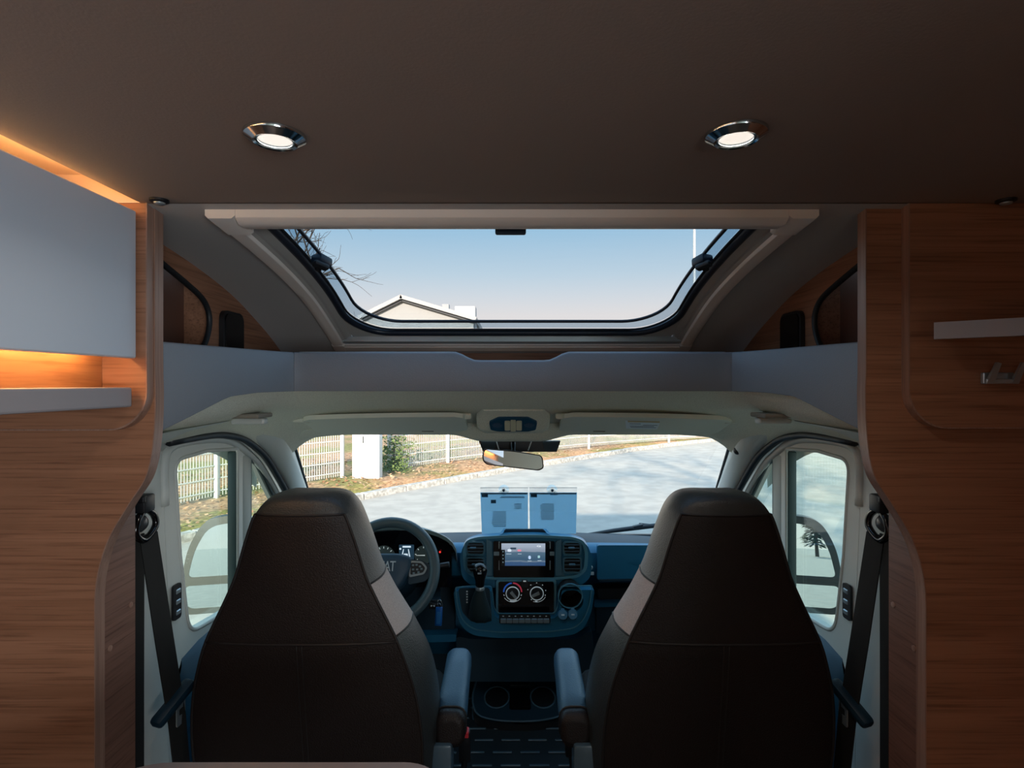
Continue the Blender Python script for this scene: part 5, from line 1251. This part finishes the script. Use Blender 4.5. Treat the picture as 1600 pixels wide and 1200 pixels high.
# two information sheets in clear sleeves hung by suction cups
M_sheet = bpy.data.materials.new('sheet_paper'); M_sheet.use_nodes = True
n_ = M_sheet.node_tree; p_ = n_.nodes['Principled BSDF']; p_.inputs['Base Color'].default_value = lin(196, 220, 230); p_.inputs['Roughness'].default_value = .7
tr = n_.nodes.new('ShaderNodeBsdfTranslucent'); tr.inputs[0].default_value = lin(200, 228, 240); mxs = n_.nodes.new('ShaderNodeMixShader'); mxs.inputs[0].default_value = .62
n_.links.new(p_.outputs[0], mxs.inputs[1]); n_.links.new(tr.outputs[0], mxs.inputs[2]); n_.links.new(mxs.outputs[0], n_.nodes['Material Output'].inputs[0])
M_ink = mat('faded_ink', lin(64, 96, 114), .8); M_dink = mat('dark_ink', lin(40, 66, 84), .8)
def sheet(x0, x1, label, blocks, boxes, px_cup):
    D0, D1 = 2.46, 2.62                 # hangs just inside the raked glass
    t = thing('information_sheet', label, 'paper', at((x0 + x1) / 2, 835, D1), 'sheets hung in the windscreen')
    def f(px, py, o=0):
        u = (py - 762) / (832 - 762); D = D0 + (D1 - D0) * u - o
        return at(px, py, D)
    q = lambda a, b, c, d, o: [f(a, c, o), f(b, c, o), f(b - (2 if b > (x0 + x1) / 2 and d > 800 else 0) * 0, d, o), f(a, d, o)]
    sx = 1.5 if x0 < 800 else 0; ex = 0 if x0 < 800 else 1.5
    V = [f(x0, 769.5), f(x1, 769.5), f(x1 - ex, 834), f(x0 + sx + 1, 834)]
    mesh('paper', V + [v + Vector((0, .0008, 0)) for v in V], [(0, 1, 2, 3), (7, 6, 5, 4), (0, 4, 5, 1), (1, 5, 6, 2), (2, 6, 7, 3), (3, 7, 4, 0)], M_sheet, t)
    mesh('heading_strip', q(x0 + 1, x1 - 1, 770, 772.5, .0015), [(0, 1, 2, 3)], mat('strip_grey', lin(120, 136, 146), .7), t)
    mesh('logo', q(x0 + 2, x0 + 12, 772, 777, .002), [(0, 1, 2, 3)], M_ink, t); mesh('logo_mark', q(x0 + 7, x0 + 12, 772, 776, .0024), [(0, 1, 2, 3)], M_dink, t)
    for (a, b, y0, y1, nl) in blocks:
        for k in range(nl):
            y = y0 + (y1 - y0) * k / max(1, nl - 1); ii = random.uniform(0, (b - a) * .35); mesh('text_line', q(a + ii * .5, b - ii * .1, y, y + .95, .0015), [(0, 1, 2, 3)], M_ink, t)
    for (a, b, c, d) in boxes: mesh('printed_box', q(a, b, c, d, .0018), [(0, 1, 2, 3)], M_ink, t)
    sl = [f(x0, 761.5, .003), f(x1, 761.5, .003), f(x1 - ex, 835, .003), f(x0 + sx + 1, 835, .003)]
    mesh('sleeve', sl + [v + Vector((0, .0006, 0)) for v in sl], [(0, 1, 2, 3), (7, 6, 5, 4)], glass('clear_sleeve', (.97, .98, .99, 1), .05), t)
    mesh('sleeve_edge', *g_tube([f(x0, 762, .003), f(x1, 762, .003)], .0012, 5), mat('sleeve_line', lin(170, 166, 158), .5), t)
    c = f(px_cup, 763, .0)
    mesh('suction_cup', *g_lathe([(.024, .020), (.022, .017), (.010, .010), (.005, .002), (.005, -.004)], 24, frame_M(c, (1, 0, 0), (0, .5, .866), (0, .866, -.5)), cap=False), glass('cup_clear', (.70, .78, .80, 1), .3), t, True)
    mesh('cup_knob', *g_lathe([(.0045, 0), (.006, -.004), (.0055, -.010), (.001, -.012)], 14, frame_M(f(px_cup, 767, .0), (1, 0, 0), (0, .5, .866), (0, .866, -.5))), M_dashd, t, True)
sheet(750.5, 825, 'pale blue printed sheet in a sleeve on the windscreen, left one', [(768, 791, 799, 822, 11), (802, 815, 787, 794, 4), (780, 820, 775.5, 777, 2)], [(767, 775, 781, 786.5)], 787)
sheet(827, 901.5, 'pale blue printed sheet in a sleeve on the windscreen, right one', [(843, 866, 787, 811, 12), (858, 872, 772.6, 773.4, 1)], [], 863)
# wiper outside the glass
wp = thing('windscreen_wiper', 'black wiper blade resting at the right foot of the windscreen', 'wiper', at(940, 840, 2.95))
mesh('blade', *g_tube([at(905, 837, 2.90), at(960, 829, 2.84), at(1000, 824, 2.80), at(1060, 817, 2.76)], [.006, .011, .012, .010], 8), M_black, wp, True)
mesh('arm', *g_tube([at(1000, 824, 2.80) + Vector((0, .015, .01)), at(1060, 826, 2.84), at(1120, 835, 2.9)], .009, 8), M_black, wp, True)
mesh('clip', *xf(g_box(-.025, .025, -.012, .012, -.010, .010, .004), Matrix.Translation(at(997, 823, 2.80)) @ Matrix.Rotation(-.22, 4, 'Y')), M_black, wp)
# black ceramic edge at the foot of the glass
o = mesh('trim_5', *g_loft([[Vector((x, D, z)) for x in [(-.92 + 1.84 * k / 16) for k in range(17)]] for D, z in ((2.79, -.7565), (2.80, -.748), (2.83, -.751), (2.90, -.83))], closed=False, caps=False), M_black)
tag(o, 'black lower border of the windscreen', 'trim', kind='structure')
